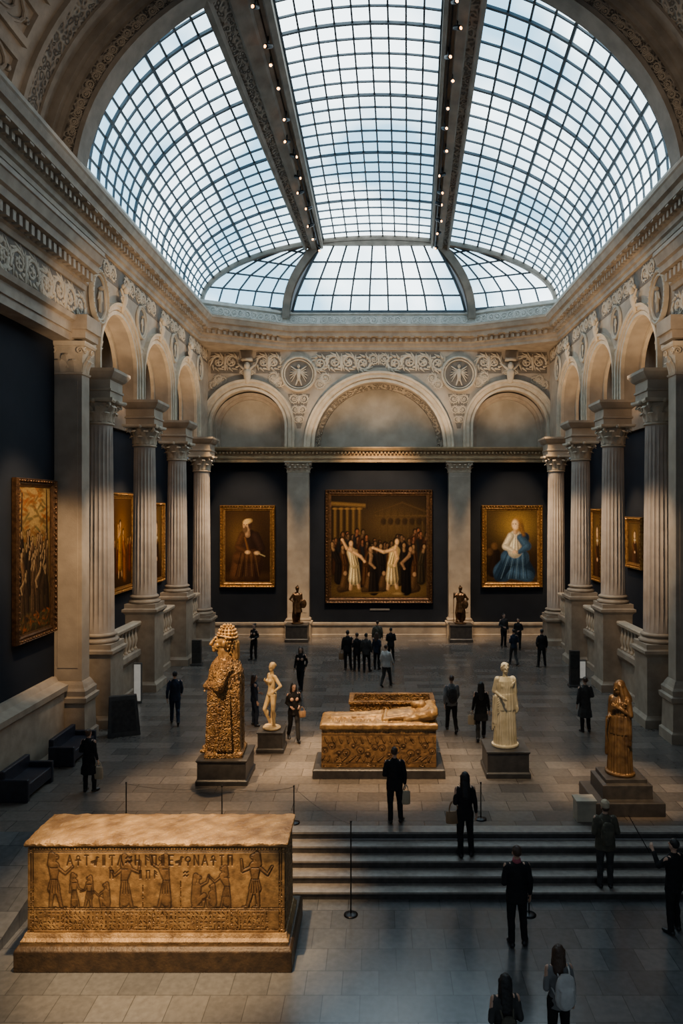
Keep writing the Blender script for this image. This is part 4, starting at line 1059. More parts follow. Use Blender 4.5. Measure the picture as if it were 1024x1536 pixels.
mb.tcap((.75,-.40,1.48),(1.45,-.42,1.66),.10,.16); mb.tcap((.75,.40,1.48),(1.45,.42,1.66),.10,.16); mb.tcap((.85,0,1.50),(1.42,0,1.64),.16,.22,sx=1.9,sy=.9,ref=(0,1,0))
mb.tcap((1.44,-.46,1.66),(1.44,.46,1.66),.15,.15)
mb.ell((1.04,0,1.80),.16,.12,.11); mb.ell((1.18,0,1.80),.13,.17,.13)
for k in range(13): mb.tcap((-1.3+.13*k+.03*math.sin(k*3),-.40+.05*math.sin(k*2),1.46),(-1.15+.13*k,.36,1.47+.02*math.sin(k)),.03,.025)
for k in range(26): mb.ell((-1.5+3.0*rr.random(),-.5+1.0*rr.random(),1.42),.09+.06*rr.random(),.09,.05,n=8)
o=remesh(mb,'lid_with_effigy',M['goldsmooth'],.018,e,2,.006,wf=26)
e=empty('stone_chest',(.38,21.03,0),label='open carved stone chest close behind the effigy sarcophagus',cat='chest')
mb=MB(); mb.box(-1.25,1.25,-.5,.5,.0,.2); mb.box(-1.22,1.22,-.47,-.38,.2,1.58); mb.box(-1.22,1.22,.38,.47,.2,1.58); mb.box(-1.22,-1.13,-.38,.38,.2,1.58); mb.box(1.13,1.22,-.38,.38,.2,1.58)
mb.obj('chest_body',M['gold'],e,bevel=.015)
mb=MB(); mb.box(-1.26,1.26,-.51,-.37,1.58,1.67); mb.box(-1.26,1.26,.37,.51,1.58,1.67); mb.box(-1.26,-1.12,-.37,.37,1.58,1.67); mb.box(1.12,1.26,-.37,.37,1.58,1.67); mb.obj('rim',M['gold'],e,bevel=.02)
print('sarc',time.time()-T0)

# ------------------------------------------------------------------ figures
def V(*a): return Vector(a)
ARMS={'down':((.235,-.02,1.13),(.25,.04,.88)),'bent':((.235,-.05,1.15),(.13,.18,1.08)),'fwd':((.225,.07,1.15),(.215,.22,.97)),
      'back':((.235,-.12,1.15),(.24,-.12,.90)),'raise':((.27,.12,1.27),(.20,.30,1.46)),'hip':((.34,-.10,1.18),(.19,.02,1.03)),
      'pocket':((.265,-.09,1.15),(.215,.03,.95)),'chest':((.25,.02,1.16),(.08,.16,1.28))}
def joints(legs):
    if legs=='walk': return {-1:(V(-.09,0,.90),V(-.09,.15,.50),V(-.09,.24,.10),V(0,1,.1)),1:(V(.09,0,.90),V(.095,-.03,.49),V(.10,-.26,.15),V(0,.85,-.5))}
    if legs=='walk2': return {1:(V(.09,0,.90),V(.09,.15,.50),V(.09,.24,.10),V(0,1,.1)),-1:(V(-.09,0,.90),V(-.095,-.03,.49),V(-.10,-.26,.15),V(0,.85,-.5))}
    if legs=='contra': return {-1:(V(-.10,0,.92),V(-.12,.02,.50),V(-.10,-.02,.09),V(-.15,1,0)),1:(V(.10,0,.90),V(.16,.14,.50),V(.19,-.04,.10),V(.5,.85,-.1))}
    if legs=='relax': return {-1:(V(-.09,0,.92),V(-.095,.01,.50),V(-.09,-.01,.09),V(-.15,1,0)),1:(V(.09,0,.91),V(.125,.07,.50),V(.15,.03,.09),V(.45,.9,0))}
    if legs=='wide': return {-1:(V(-.09,0,.92),V(-.13,.02,.50),V(-.16,-.01,.09),V(-.3,1,0)),1:(V(.09,0,.92),V(.13,.02,.50),V(.16,-.01,.09),V(.3,1,0))}
    return {-1:(V(-.09,0,.92),V(-.10,.015,.50),V(-.105,-.01,.09),V(-.2,1,0)),1:(V(.09,0,.92),V(.10,.015,.50),V(.105,-.01,.09),V(.2,1,0))}
def headmat(turn,tilt=0):
    return Matrix.Translation((0,0,1.52))@Matrix.Rotation(turn,4,'Z')@Matrix.Rotation(tilt,4,'X')@Matrix.Translation((0,0,-1.52))
def body(mb,legs='stand',arms=('down','down'),turn=0,tilt=0,fem=False,shw=.185,fingers=True,bulk=1.0):
    k=bulk; shw=shw-(.02 if fem else 0)
    mb.ell((0,0,.94),.16*k,.11*k,.12)
    mb.tcap((0,0,.97),(0,0,1.12),.115*k,.10*k,sx=1.2,sy=.9); mb.tcap((0,0,1.12),(0,.0,1.33),.105*k,.125*k,sx=1.3,sy=.85)
    mb.tcap((-shw*.75,0,1.41),(shw*.75,0,1.41),.055,.055,sx=1,sy=1)
    mb.tcap((0,-.01,1.40),(0,.005,1.56),.058,.05)
    if fem:
        for s in (-1,1): mb.ell((s*.075,.095,1.28),.06,.05,.06)
    X0=mb.X; mb.X=(X0@headmat(turn,tilt)) if X0 is not None else headmat(turn,tilt)
    mb.ell((0,-.005,1.66),.075,.096,.10); mb.ell((0,.028,1.585),.054,.064,.056); mb.ell((0,.1,1.63),.012,.022,.024)
    for s in (-1,1): mb.ell((s*.078,-.005,1.635),.011,.02,.03,n=8); mb.ell((s*.03,.085,1.665),.022,.012,.008,n=8)
    mb.ell((0,.092,1.585),.022,.010,.010,n=8)
    mb.X=X0
    for s,a in zip((-1,1),arms):
        el,wr=ARMS[a]; sh=V(s*shw,0,1.415); el=V(s*(el[0]-(.02 if fem else 0)),el[1],el[2]); wr=V(s*wr[0],wr[1],wr[2])
        mb.tcap(sh,el,.052*k,.040*k); mb.tcap(el,wr,.041*k,.026)
        d=(wr-el).normalized(); side=V(0,1,0) if abs(d.z)>.7 else V(0,0,1); side=(side-d*side.dot(d)).normalized()
        inw=d.cross(side)
        if inw.x*s>0: inw=-inw
        pe=wr+d*.085; mb.tcap(wr+d*.015,pe,.026,.030,sx=.55,sy=1.25,ref=tuple(inw))
        if fingers:
            for q,(off,ln) in enumerate(((.033,.068),(.012,.078),(-.010,.072),(-.031,.055))):
                b0=pe+side*off*.9; m1=b0+d*ln*.55+inw*.008+side*off*.12; m2=m1+d*ln*.45+inw*.022
                mb.tcap(b0,m1,.0095,.0085,n=6,hn=2); mb.tcap(m1,m2,.0085,.007,n=6,hn=2)
            t0=wr+d*.03+side*.022; t1=t0+d*.035+side*.028+inw*.01; t2=t1+d*.03+side*.006+inw*.012
            mb.tcap(t0,t1,.012,.010,n=6,hn=2); mb.tcap(t1,t2,.010,.008,n=6,hn=2)
    J=joints(legs)
    for s,(hp,kn,an,fd) in J.items():
        mb.tcap(hp,kn,.088*k,.052*k); mb.tcap(kn,an,.050*k,.034*k)
        cm=kn.lerp(an,.3)+V(0,-.02,0); mb.ell(cm,.048*k,.05*k,.11)
        f=fd.normalized(); mb.tcap(an+V(0,0,-.03)-f*.035,an+V(0,0,-.045)+f*.13,.036,.026,sx=1.1,sy=.9)
def clothes(e,legs,arms,fem,top,topm,bottom,botm,shoem,vx,hem=.84,bulk=1.0,sleeve='long'):
    shw=.185-(.02 if fem else 0); J=joints(legs)
    mb=MB(); w=.93 if fem else 1.0; w*=bulk
    n=28
    pr=[]
    if hem<.7: pr=[(.235*w,.20*w,hem),(.215*w,.175*w,hem+.18)]
    pr+=[(.188*w,.140*w,max(hem,.80)+.0),(.178*w,.135*w,.95),(.155*w if fem else .165*w,.118*w,1.10),(.178*w,.132*w,1.25),(.186*w,.130*w,1.36),(.14*w,.095,1.44),(.075,.072,1.49),(.064,.062,1.515)]
    mb.lathe(pr,n,folds=7 if hem<.7 else 0,amp=.04)
    for s,a in zip((-1,1),arms):
        el,wr=ARMS[a]; sh=V(s*(shw-.015),0,1.40); el=V(s*(el[0]-(.02 if fem else 0)),el[1],el[2]); wr=V(s*wr[0],wr[1],wr[2])
        mb.tcap(sh,el,.070*w,.054*w)
        if sleeve=='long':
            mb.tcap(el,el.lerp(wr,.84),.054*w,.042*w)
    remesh(mb,top,topm,vx,e,2,.0045)
    mb=MB(); mb.lathe([(.15,.11,.80),(.172,.125,.9),(.162,.118,1.02)],n)
    for s,(hp,kn,an,fd) in J.items():
        sl=.105 if not fem else .098
        mb.tcap(hp,kn,sl,.072); mb.tcap(kn,an+(kn-an).normalized()*.035,.070,.060); mb.ell(kn.lerp(an,.32)+V(0,-.02,0),.066,.068,.14)
        d=(an-kn).normalized(); mb.tcap(an-d*.10,an-d*.015,.062,.062)
    remesh(mb,'trousers',botm,vx,e,1,.003)
    mb=MB()
    for s,(hp,kn,an,fd) in J.items():
        f=fd.normalized(); mb.tcap(an+V(0,0,-.035)-f*.04,an+V(0,0,-.048)+f*.145,.048,.038,sx=1.08,sy=.9); mb.tcap(an+V(0,0,-.03),an+(kn-an).normalized()*.06,.050,.048)
    o=remesh(mb,'shoes',shoem,vx,e,0)
def hairdo(e,kind,m,turn,tilt,vx):
    mb=MB(); mb.X=headmat(turn,tilt)
    if kind=='cap':
        mb.lathe([(.086,.106,1.65),(.092,.112,1.69),(.084,.10,1.75),(.04,.05,1.79)],20); mb.tcap((0,.07,1.672),(0,.14,1.662),.06,.05,sx=1.1,sy=.15)
        remesh(mb,'cap',M['c_canvas'],vx,e,1); mb=MB(); mb.X=headmat(turn,tilt); mb.ell((0,-.035,1.625),.078,.075,.055); remesh(mb,'hair',m,vx,e,1); return
    mb.ell((0,-.018,1.685),.082,.097,.088)
    if kind=='short':
        mb.ell((0,-.04,1.665),.080,.072,.075)
    else: mb.ell((0,-.045,1.645),.082,.075,.085)
    if kind in('long','longer'):
        zb=1.42 if kind=='long' else 1.30
        mb.tcap((0,-.055,1.66),(0,-.105,zb),.09,.075,sx=1.05,sy=.55)
        for s in (-1,1): mb.tcap((s*.068,.0,1.68),(s*.085,-.04,zb+.06),.032,.03)
    if kind=='bun': mb.ell((0,-.11,1.72),.05,.05,.05); mb.ell((0,-.05,1.62),.075,.07,.06)
    remesh(mb,'hair',m,vx,e,1,.003,wf=90)
def person(label,x,y,z=0,h=1.75,rot=0,fem=False,legs='relax',arms=('down','down'),top='jacket',topm='c_black',bottom='trousers',botm='c_black',hair='short',hm='hair_black',hem=.84,turn=0,tilt=0,bulk=1.0,sleeve='long',shoem='shoe',face=False):
    s=h/1.765; e=empty('person',(x,y,z-.004),rot,s,label=label,cat='person')
    d=y; vx=.0125 if d<20 else (.016 if d<26 else .02); bv=.0085 if d<20 else (.011 if d<26 else .015)
    mb=MB(); body(mb,legs,arms,turn,tilt,fem,bulk=bulk); remesh(mb,'body',M['skin'],bv,e,1)
    clothes(e,legs,arms,fem,top,M[topm],bottom,M[botm],M[shoem],vx,hem,bulk,sleeve)
    hairdo(e,hair,M[hm],turn,tilt,vx*.8)
    if face:
        for q in (-1,1):
            mb=MB(); mb.X=headmat(turn,tilt); mb.ell((q*.03,.083,1.65),.012,.01,.009); mb.obj('eye',M['eye'],e,smooth=True)
    return e
def attach(e,p):
    return Matrix.Translation(e.location)@Matrix.Rotation(e.rotation_euler.z,4,'Z')@Matrix.Scale(e.scale.x,4)@Vector(p)
def tote(label,e,p,w=.34,h=.36,m='c_canvas',strap=.28,rz=0,name='tote_bag',cat='bag',d=.10):
    q=attach(e,p); b=empty(name,q,e.rotation_euler.z+rz,label=label,cat=cat)
    mb=MB()
    mb.lathe([(w*.46,d*.5,-strap-h),(w*.5,d*.62,-strap-h+.03),(w*.5,d*.5,-strap-h*.4),(w*.47,d*.25,-strap)],20)
    mb.obj('bag_body',M[m],b,smooth=True,bevel=.005)
    for s in (-1,1):
        mb=MB()
        pts=[V(w*.28*math.cos(a),s*d*.25,-strap-.02+(strap+.03)*math.sin(a)) for a in [pi*k/10 for k in range(11)]]
        for a,bq in zip(pts[:-1],pts[1:]): mb.tcap(a,bq,.009,.009,n=6,hn=2)
        mb.obj('handle',M[m],b,smooth=True)
    return b
def backpack(label,e,m='c_char',p=(0,-.20,1.2),w=.30,h=.42,d=.15):
    q=attach(e,p); b=empty('backpack',q,e.rotation_euler.z,label=label,cat='backpack')
    mb=MB(); mb.tcap((0,0,-h*.3),(0,0,h*.25),w*.5,w*.44,sx=1,sy=d/w*1.1,n=16); mb.tcap((0,-d*.5,-h*.3),(0,-d*.5,-h*.05),w*.34,w*.32,sx=1,sy=.3,n=14)
    mb.tcap((-w*.3,-d*.45,h*.12),(w*.3,-d*.45,h*.12),.015,.015)
    o=remesh(mb,'bag_body',M[m],.012,b,2,.003)
    for s in (-1,1):
        mb=MB()
        pts=[V(s*.10,.03,-h*.35),V(s*.15,.16,-h*.1),V(s*.125,.335,.02),V(s*.11,.33,.14),V(s*.105,.22,.235),V(s*.09,.10,.215),V(s*.07,.02,.12)]
        for a,bq in zip(pts[:-1],pts[1:]): mb.tcap(a,bq,.016,.016,n=6,hn=2)
        remesh(mb,'shoulder_strap',M[m],.008,b,0)
    return b
A_=pi
p=person('person in black clothes standing with bent arms near end wall',-5.93,33.8,h=1.75,rot=A_-.5,fem=True,arms=('bent','bent'),top='coat',hem=.7,hair='bun',face=True,turn=0)
p=person('man in dark navy suit walking away from the columns',-6.83,23.8,h=1.80,rot=.3,legs='walk',arms=('back','fwd'),topm='c_navy',botm='c_navy',hem=.78)
p=person('person in dark navy jacket standing behind gold statue',-4.15,23.7,h=1.72,rot=-1.2,arms=('bent','down'),topm='c_navy',botm='c_navy',fem=True,hair='long',hm='hair_brown')
p=person('woman in black jacket with shoulder bag facing forward',-2.66,22.2,h=1.80,rot=A_+.35,fem=True,legs='walk',arms=('bent','bent'),hair='long',face=True,turn=.1,hem=.8); tote('small tan handbag hanging at the side of woman',p,(-.24,.08,1.02),w=.26,h=.2,m='c_tan',strap=.12,name='handbag')
p=person('person in black outfit walking forward across the floor',-3.1,28.2,h=1.75,rot=A_-.15,fem=True,legs='walk',arms=('pocket','down'),hair='long',hm='hair_brown',face=True,hem=.8)
p=person('woman in long black coat seen from behind with tote',-7.43,18.2,h=1.62,rot=-.15,fem=True,arms=('bent','down'),top='coat',hem=.52,hair='bun',hm='hair_brown'); tote('cream canvas tote bag held in hand',p,(.26,.05,.82),w=.26,h=.3,strap=.12)
gx=((-1.40,31.8,1.78,'man in black jacket standing at edge of visitor group',.1,'short','c_black'),(-.98,31.6,1.70,'person in black coat in visitor group',.3,'short','c_black'),(-.56,31.4,1.72,'person in dark jacket in visitor group',-.2,'short','c_char'),(-.09,31.9,1.66,'woman with dark hair in visitor group',-.4,'long','c_navy'),(.56,33.4,1.62,'person in black jacket behind white-shirted visitor',.2,'short','c_black'),(-.07,34.8,1.74,'visitor in dark top looking at the large painting',0,'short','c_olive'))
for i,(x,y,h,l,ro,hr,tm) in enumerate(gx):
    p=person(l,x,y,h=h,rot=ro,fem=(i in(1,3)),arms=(('down','bent'),('bent','bent'),('down','down'))[i%3],topm=tm,hair=hr,hm='hair_brown' if i%2 else 'hair_black',hem=.78,legs=('relax','stand')[i%2])
    if i==0: tote('small tan bag held by visitor',p,(-.26,.05,.85),w=.26,h=.28,m='c_tan',strap=.12)
p=person('person in white shirt and dark trousers walking',.30,28.8,h=1.72,rot=-.5,legs='walk2',arms=('bent','fwd'),top='shirt',topm='c_white',botm='c_char',hair='short',hm='hair_brown',bulk=1.08)
p=person('man in grey jacket with backpack seen from behind',2.35,23.0,h=1.85,rot=.1,legs='walk',arms=('back','fwd'),topm='c_grey',botm='c_black',hm='hair_brown'); backpack('dark grey backpack worn on the back',p,'c_char',p=(0,-.21,1.2))
p=person('woman with long black hair in black dress',3.19,22.2,h=1.84,rot=-.1,fem=True,legs='walk2',arms=('down','down'),hair='longer',hem=.62,top='coat'); tote('white canvas tote bag held low in hand',p,(-.27,.05,.84),w=.26,h=.3,strap=.1)
p=person('person in dark coat standing near end wall',6.5,37.0,h=1.75,rot=A_+.4,arms=('down','bent'),face=True,topm='c_char')
p=person('person in navy jacket looking down at booklet',6.2,32.7,h=1.68,rot=.2,arms=('bent','bent'),topm='c_navy',botm='c_char',fem=True,hair='short',legs='walk')
p=person('person in black jacket standing near side columns',7.1,36.2,h=1.65,rot=A_-.6,arms=('bent','down'),topm='c_black',hair='short',face=True)
p=person('man in black jacket standing with legs apart',7.4,32.3,h=1.75,rot=.1,arms=('pocket','down'),legs='wide')
p=person('person in long dark coat seen from behind',6.67,23.0,h=1.80,rot=.15,arms=('down','bent'),top='coat',hem=.5,topm='c_char',hair='short',hm='hair_brown')
p=person('man in black suit standing at top of the steps',.36,16.4,h=1.76,rot=.05,arms=('bent','down'),hem=.76,bulk=1.03,hm='hair_brown',turn=-.3); tote('small brown paper tote bag held in hand',p,(.265,.05,.84),w=.22,h=.3,m='c_canvas',strap=.12)
p=person('woman with long black hair in black outfit on steps',1.87,15.46,z=-.32,h=1.86,rot=.1,fem=True,arms=('bent','down'),hair='longer',hem=.72); tote('tan leather shoulder bag at the hip of woman',p,(-.24,.0,1.15),w=.34,h=.26,m='c_tan',strap=.2,name='shoulder_bag')
p=person('person in flat cap and olive jacket on the steps',4.72,14.83,z=-.64,h=1.80,rot=-.05,arms=('bent','bent'),hair='cap',hm='hair_brown',topm='c_olive',botm='c_char',hem=.72,bulk=1.12,legs='stand'); backpack('olive backpack worn over olive jacket',p,'c_olive',p=(0,-.22,1.2))
p=person('man in black suit with pink collar standing',2.54,13.1,z=-.8,h=1.86,rot=.05,arms=('bent','down'),hem=.74,hm='hair_brown',bulk=1.04)
mb=MB(); mb.lathe([(.080,.078,1.475),(.070,.070,1.54)],20); o=mb.obj('collar',M['c_pink'],p,smooth=True)
ps=person('person in black jacket holding up a thin stick',5.60,13.5,z=-.8,h=1.80,rot=.5,arms=('raise','down'),hair='short',legs='relax',hem=.76)
pt=person('woman with brown hair in grey top',2.63,10.4,z=-.8,h=1.70,rot=.1,fem=True,arms=('bent','down'),top='top',topm='c_grey',botm='c_black',hair='long',hm='hair_brown',turn=-.4); backpack('white fabric backpack on the back of woman',pt,'c_white',w=.32,p=(.03,-.21,1.2))
pu=person('woman with long black hair in black jacket',1.73,9.75,z=-.8,h=1.70,rot=.1,fem=True,arms=('bent','bent'),hair='longer',topm='c_char'); backpack('small brown backpack worn on black jacket',pu,'c_olive',w=.24,h=.3,p=(0,-.19,1.1))
q=attach(ps,(-.20,.38,1.48)); mb=MB(); mb.tcap((0,0,-.1),(-.35,.15,.55),.010,.008,n=8); o=mb.obj('selfie_stick',M['black'],smooth=True); o.location=q; tag(o,'thin black stick held up by visitor','stick')
print('people',time.time()-T0)

# ------------------------------------------------------------------ statues
def pedestal(x,y,w,d,h,label,m='pedestal',tiers=1,z=0):
    e=empty('statue_pedestal',(x,y,z),label=label,cat='pedestal'); mb=MB()
    if tiers==1: mb.steps(0,0,[(0,w/2,d/2),(h*.18,w/2,d/2),(h*.22,w/2-.04,d/2-.04),(h*.9,w/2-.04,d/2-.04),(h*.93,w/2-.01,d/2-.01),(h,w/2-.01,d/2-.01)])
    else: mb.steps(0,0,[(0,w/2,d/2),(h*.4,w/2,d/2),(h*.42,w/2-.02,d/2-.02),(h*.42,w*.36,d*.36),(h*.85,w*.36,d*.36),(h*.87,w*.30,d*.30),(h,w*.30,d*.30)])
    mb.obj('block',M[m],e,bevel=.012)
pedestal(-4.12,19.2,1.36,1.3,.66,'dark stone block pedestal under the tall gold statue')
e=empty('statue',(-4.12,19.2,.66),pi/2+.05,1.0,label='tall gilded carved statue with curly hair in textured robe',cat='statue')
mb=MB()
mb.steps(0,0,[(0,.48,.50),(.10,.48,.50),(.14,.42,.46)])
mb.steps(0,0,[(.10,.42,.44),(.8,.44,.43),(1.7,.46,.43),(1.98,.42,.41)])
mb.lathe([(.44,.46,.1),(.44,.46,.6),(.46,.47,1.2),(.49,.48,1.7),(.50,.48,2.0),(.47,.45,2.24),(.38,.37,2.44),(.26,.27,2.56),(.19,.20,2.64)],96,folds=24,amp=.022)
mb.tcap((-.30,-.05,2.30),(.30,-.05,2.30),.22,.22)
for s in (-1,1):
    mb.tcap((s*.36,-.02,2.26),(s*.50,.10,1.90),.18,.16); mb.tcap((s*.50,.10,1.90),(s*.14,.50,1.84),.14,.10)
    for k in range(7): mb.tcap((s*(.36-.05*k),.18+.035*k,2.38-.03*k),(s*(.30-.05*k),.44+.01*k,1.96),.022,.022,n=6)
for k in range(5): mb.tcap((s*-.46,.02-.03*k,1.72-.10*k),(.02,.50,1.55-.14*k),.035,.03,n=8)
for k in range(5): mb.tcap((-.48,-.15+.06*k,1.75),(-.46,-.20+.09*k,.2),.028,.04,n=8); mb.tcap((.48,-.15+.06*k,1.75),(.46,-.20+.09*k,.2),.028,.04,n=8)
for k in range(6): mb.tcap((-.25+.1*k,.46,1.1-.02*k),(-.27+.11*k,.48,.14),.03,.045,n=6)
mb.tcap((-.16,.48,.12),(-.16,.62,.10),.08,.06); mb.tcap((.16,.48,.12),(.16,.62,.10),.08,.06)
remesh(mb,'robed_body',M['gold'],.015,e,1,.004,wf=55)
mb=MB()
mb.tcap((0,-.02,2.48),(0,.07,2.80),.21,.18)
mb.ell((0,.02,3.02),.225,.285,.28); mb.ell((0,.16,2.87),.155,.185,.16); mb.ell((0,.325,2.765),.058,.055,.052)
mb.tcap((0,.30,3.09),(0,.41,2.93),.03,.052,n=8); mb.ell((0,.355,2.86),.06,.038,.02); mb.ell((0,.345,2.82),.055,.038,.022)
for s in (-1,1):
    mb.ell((s*.09,.285,3.11),.07,.045,.026); mb.ell((s*.10,.262,3.03),.045,.032,.026); mb.ell((s*.12,.20,2.92),.065,.065,.065); mb.ell((s*.228,.03,2.96),.03,.055,.08)
    for k in range(4): mb.tcap((s*(.10+.03*k),.54,1.86-.05*k),(s*(.0+.01*k),.58,1.84-.05*k),.024,.02,n=6)
    mb.ell((s*.13,.52,1.85),.08,.06,.08)
remesh(mb,'head',M['goldsmooth'],.011,e,1,.001,wf=50)
mb=MB()
# tall headdress of tight rows with band
for ring,(z_,rx,ry,nn) in enumerate(((3.44,.08,.10,7),(3.39,.14,.17,11),(3.31,.185,.22,14),(3.22,.215,.25,17),(3.12,.235,.265,20),(3.02,.24,.26,20),(2.92,.23,.25,18),(2.82,.20,.23,16),(2.72,.17,.21,14))):
    for k in range(nn):
        a=2*pi*(k+.5*(ring%2))/nn; x_,y_=rx*math.cos(a),ry*math.sin(a)
        if ring>=5 and y_>-.03: continue
        if ring==4 and y_>.05: continue
        mb.ell((x_,y_-.03,z_),.032,.032,.036,n=8)
mb.ell((0,-.05,3.12),.215,.235,.30); mb.tcap((0,-.20,2.95),(0,-.24,2.60),.16,.13); mb.tcap((-.19,.20,3.19),(.19,.20,3.19),.03,.03); mb.tcap((-.20,.15,3.24),(.20,.15,3.24),.035,.035)
for s in (-1,1): mb.tcap((s*.20,.16,3.19),(s*.235,-.16,3.13),.03,.03)
remesh(mb,'hair',M['goldsmooth'],.011,e,0)
pedestal(-3.22,21.4,.82,.8,.62,'dark stone block pedestal under the pale nude statue')
e=empty('statue',(-3.22,21.4,.625),pi/2+.6,1.12,label='pale ochre marble nude statue in relaxed standing pose',cat='statue')
mb=MB(); body(mb,'contra',('hip','chest'),.4,0,fem=True,fingers=True,bulk=1.05)
mb.X=headmat(.4); mb.ell((0,-.03,1.68),.09,.1,.1); mb.ell((0,-.12,1.67),.05,.05,.05); mb.X=None
mb.lathe([(.26,.24,.005),(.26,.24,.05)],20); mb.tcap((.19,-.12,.05),(.17,-.1,.6),.07,.05)
remesh(mb,'figure',M['palegold'],.011,e,1)
def robed(e,m,arms,turn,vx,wide=1.0,shawl=True,legs='stand',base=True,hood=False,tilt=0):
    mb=MB(); body(mb,legs,arms,turn,tilt,fem=True,bulk=1.05)
    mb.lathe([(.25*wide,.21*wide,.03),(.235*wide,.20*wide,.3),(.215*wide,.18*wide,.7),(.20*wide,.155*wide,1.0),(.19,.145,1.10),(.195,.15,1.25),(.19,.135,1.38),(.10,.09,1.46)],108,folds=24,amp=.045)
    if shawl:
        mb.lathe([(.225*wide,.185*wide,.78),(.22*wide,.18*wide,.9),(.205,.165,1.06),(.195,.155,1.12)],80,folds=17,amp=.04,ph=1)
        for k in range(7): mb.tcap((-.18+.02*k,.11,1.38-.045*k),(.19,.125,1.02-.05*k),.014,.012,n=8)
        mb.tcap((-.2,.02,1.4),(-.24,.03,.72),.06,.05,sx=.6); mb.tcap((.22,.03,1.05),(.25,.0,.5),.05,.04,sx=.6)
        for k in range(4): mb.tcap((.19+.02*k,.06-.03*k,1.05),(.21+.02*k,.06-.03*k,.48-.05*k),.014,.018,n=6)
    for s,a in zip((-1,1),arms):
        el,wr=ARMS[a]; mb.tcap((s*.165,0,1.41),(s*(el[0]-.02),el[1],el[2]),.07,.062)
    mb.X=headmat(turn,tilt)
    if hood:
        mb.ell((0,-.035,1.69),.098,.112,.102); mb.tcap((0,-.06,1.66),(0,-.10,1.40),.098,.15,sy=.8)
        for s in (-1,1): mb.tcap((s*.075,.01,1.70),(s*.12,.03,1.40),.032,.05)
    else:
        mb.ell((0,-.025,1.685),.083,.096,.085); mb.ell((0,-.06,1.63),.08,.07,.085); mb.ell((0,-.13,1.66),.04,.04,.04)
        for s in (-1,1): mb.tcap((s*.04,.06,1.735),(s*.082,-.01,1.66),.02,.024,n=8)
    mb.X=None
    if hood:
        for k in range(7): mb.tcap((-.17+.01*k,.10,1.36-.05*k),(.22,.11,1.05-.08*k),.022,.018,n=8)
        for s in (-1,1):
            mb.tcap((s*.19,.0,1.36),(s*.23,.03,.60),.07,.05,sx=.7)
        mb.tcap((.20,.10,1.0),(.22,.12,.35),.045,.03)
    if base: mb.lathe([(.29,.26,.002),(.29,.26,.05)],24)
    return remesh(mb,'figure',m,vx,e,1)
pedestal(3.48,19.6,1.2,1.1,.72,'dark stone block pedestal under the ivory statue')
e=empty('statue',(3.48,19.6,.725),pi+.1,1.29,label='ivory marble statue of robed figure standing on pedestal',cat='statue'); robed(e,M['ivory'],('down','bent'),.1,.008)
pedestal(5.92,17.4,1.65,1.4,.78,'two-tier dark stone pedestal under the brown gilt statue',tiers=2)
e=empty('statue',(5.9,17.4,.785),pi/2+.7,1.27,label='brown gilt bronze statue of hooded figure in draped robe',cat='statue'); robed(e,M['browngold'],('chest','bent'),-.35,.009,wide=1.0,hood=True,tilt=-.22)
for x,ang in ((-4.42,.4),(4.42,-.4)):
    pedestal(x,38.55,1.25,1.0,.95,'tall black pedestal at the foot of pilaster')
    e=empty('statue',(x,38.55,.965),pi+ang,1.12,label='dark bronze warrior statue with helmet and staff',cat='statue')
    mb=MB(); body(mb,'contra',('bent','hip') if x<0 else ('hip','raise'),.3*ang,0,bulk=1.25)
    mb.lathe([(.24,.2,.55),(.2,.16,.85),(.18,.14,1.08),(.21,.16,1.3),(.2,.14,1.4)],40,folds=10,amp=.08)
    mb.tcap((0,-.16,1.4),(0,-.2,.25),.12,.2,sx=1.1,sy=.4); mb.ell((0,-.01,1.72),.1,.12,.09); mb.tcap((0,-.1,1.78),(0,.08,1.84),.03,.04,sx=.5)
    mb.tcap((.28,.2,.06),(.28,.2,1.5),.02,.02); mb.ell((-.28,.12,.95),.16,.05,.22); mb.lathe([(.3,.27,0),(.3,.27,.05)],20)
    remesh(mb,'figure',M['bronze'],.016,e,1)
# ------------------------------------------------------------------ furniture
def bench(x,y,L,rz,label):
    e=empty('bench',(x,y,0),rz,label=label,cat='bench',group='dark gallery benches by the wall')
    mb=MB(); mb.box(-.34,.34,-L/2,L/2,.12,.42); mb.obj('seat',M['bench'],e,bevel=.03)
    mb=MB(); mb.box(-.38,-.24,-L/2,L/2,.38,.75); mb.obj('backrest',M['bench'],e,bevel=.03)
    for s in (-1,1):
        mb=MB(); mb.box(-.36,.36,s*(L/2)-.06,s*(L/2)+.06,.0,.56); mb.obj('armrest',M['bench'],e,bevel=.025)
bench(-8.9,20.7,1.5,0,'dark navy upholstered bench with backrest beside wall'); bench(-9.0,18.2,1.3,0,'dark navy upholstered bench with backrest beside wall')
e=empty('information_panel',(-8.15,22.75,0),.35,label='dark slanted information panel on floor stand',cat='information panel')
mb=MB(); mb.add([(-.5,-.22,0),(.5,-.22,0),(.5,.22,0),(-.5,.22,0),(-.46,-.02,1.25),(.38,-.02,1.25),(.38,.16,1.25),(-.46,.16,1.25)],[(0,3,2,1),(4,5,6,7),(0,1,5,4),(1,2,6,5),(2,3,7,6),(3,0,4,7)]); mb.obj('stand',M['pedestal'],e,bevel=.02)
mb=MB(); mb.add([(-.38,-.205,.15),(.38,-.205,.15),(.31,-.045,1.12),(-.38,-.045,1.12)],[(0,1,2,3)]); mb.obj('panel_face',M['c_char'],e)
e=empty('donation_box',(4.8,16.6,0),label='small cream donation box on the floor by steps',cat='box'); mb=MB(); mb.box(-.22,.22,-.18,.18,.0,.45); mb.obj('box_body',M['cream'],e,bevel=.015); mb=MB(); mb.box(-.24,.24,-.2,.2,.45,.50); mb.box(-.1,.1,-.02,.02,.50,.505); mb.obj('box_lid',M['cream'],e,bevel=.01)
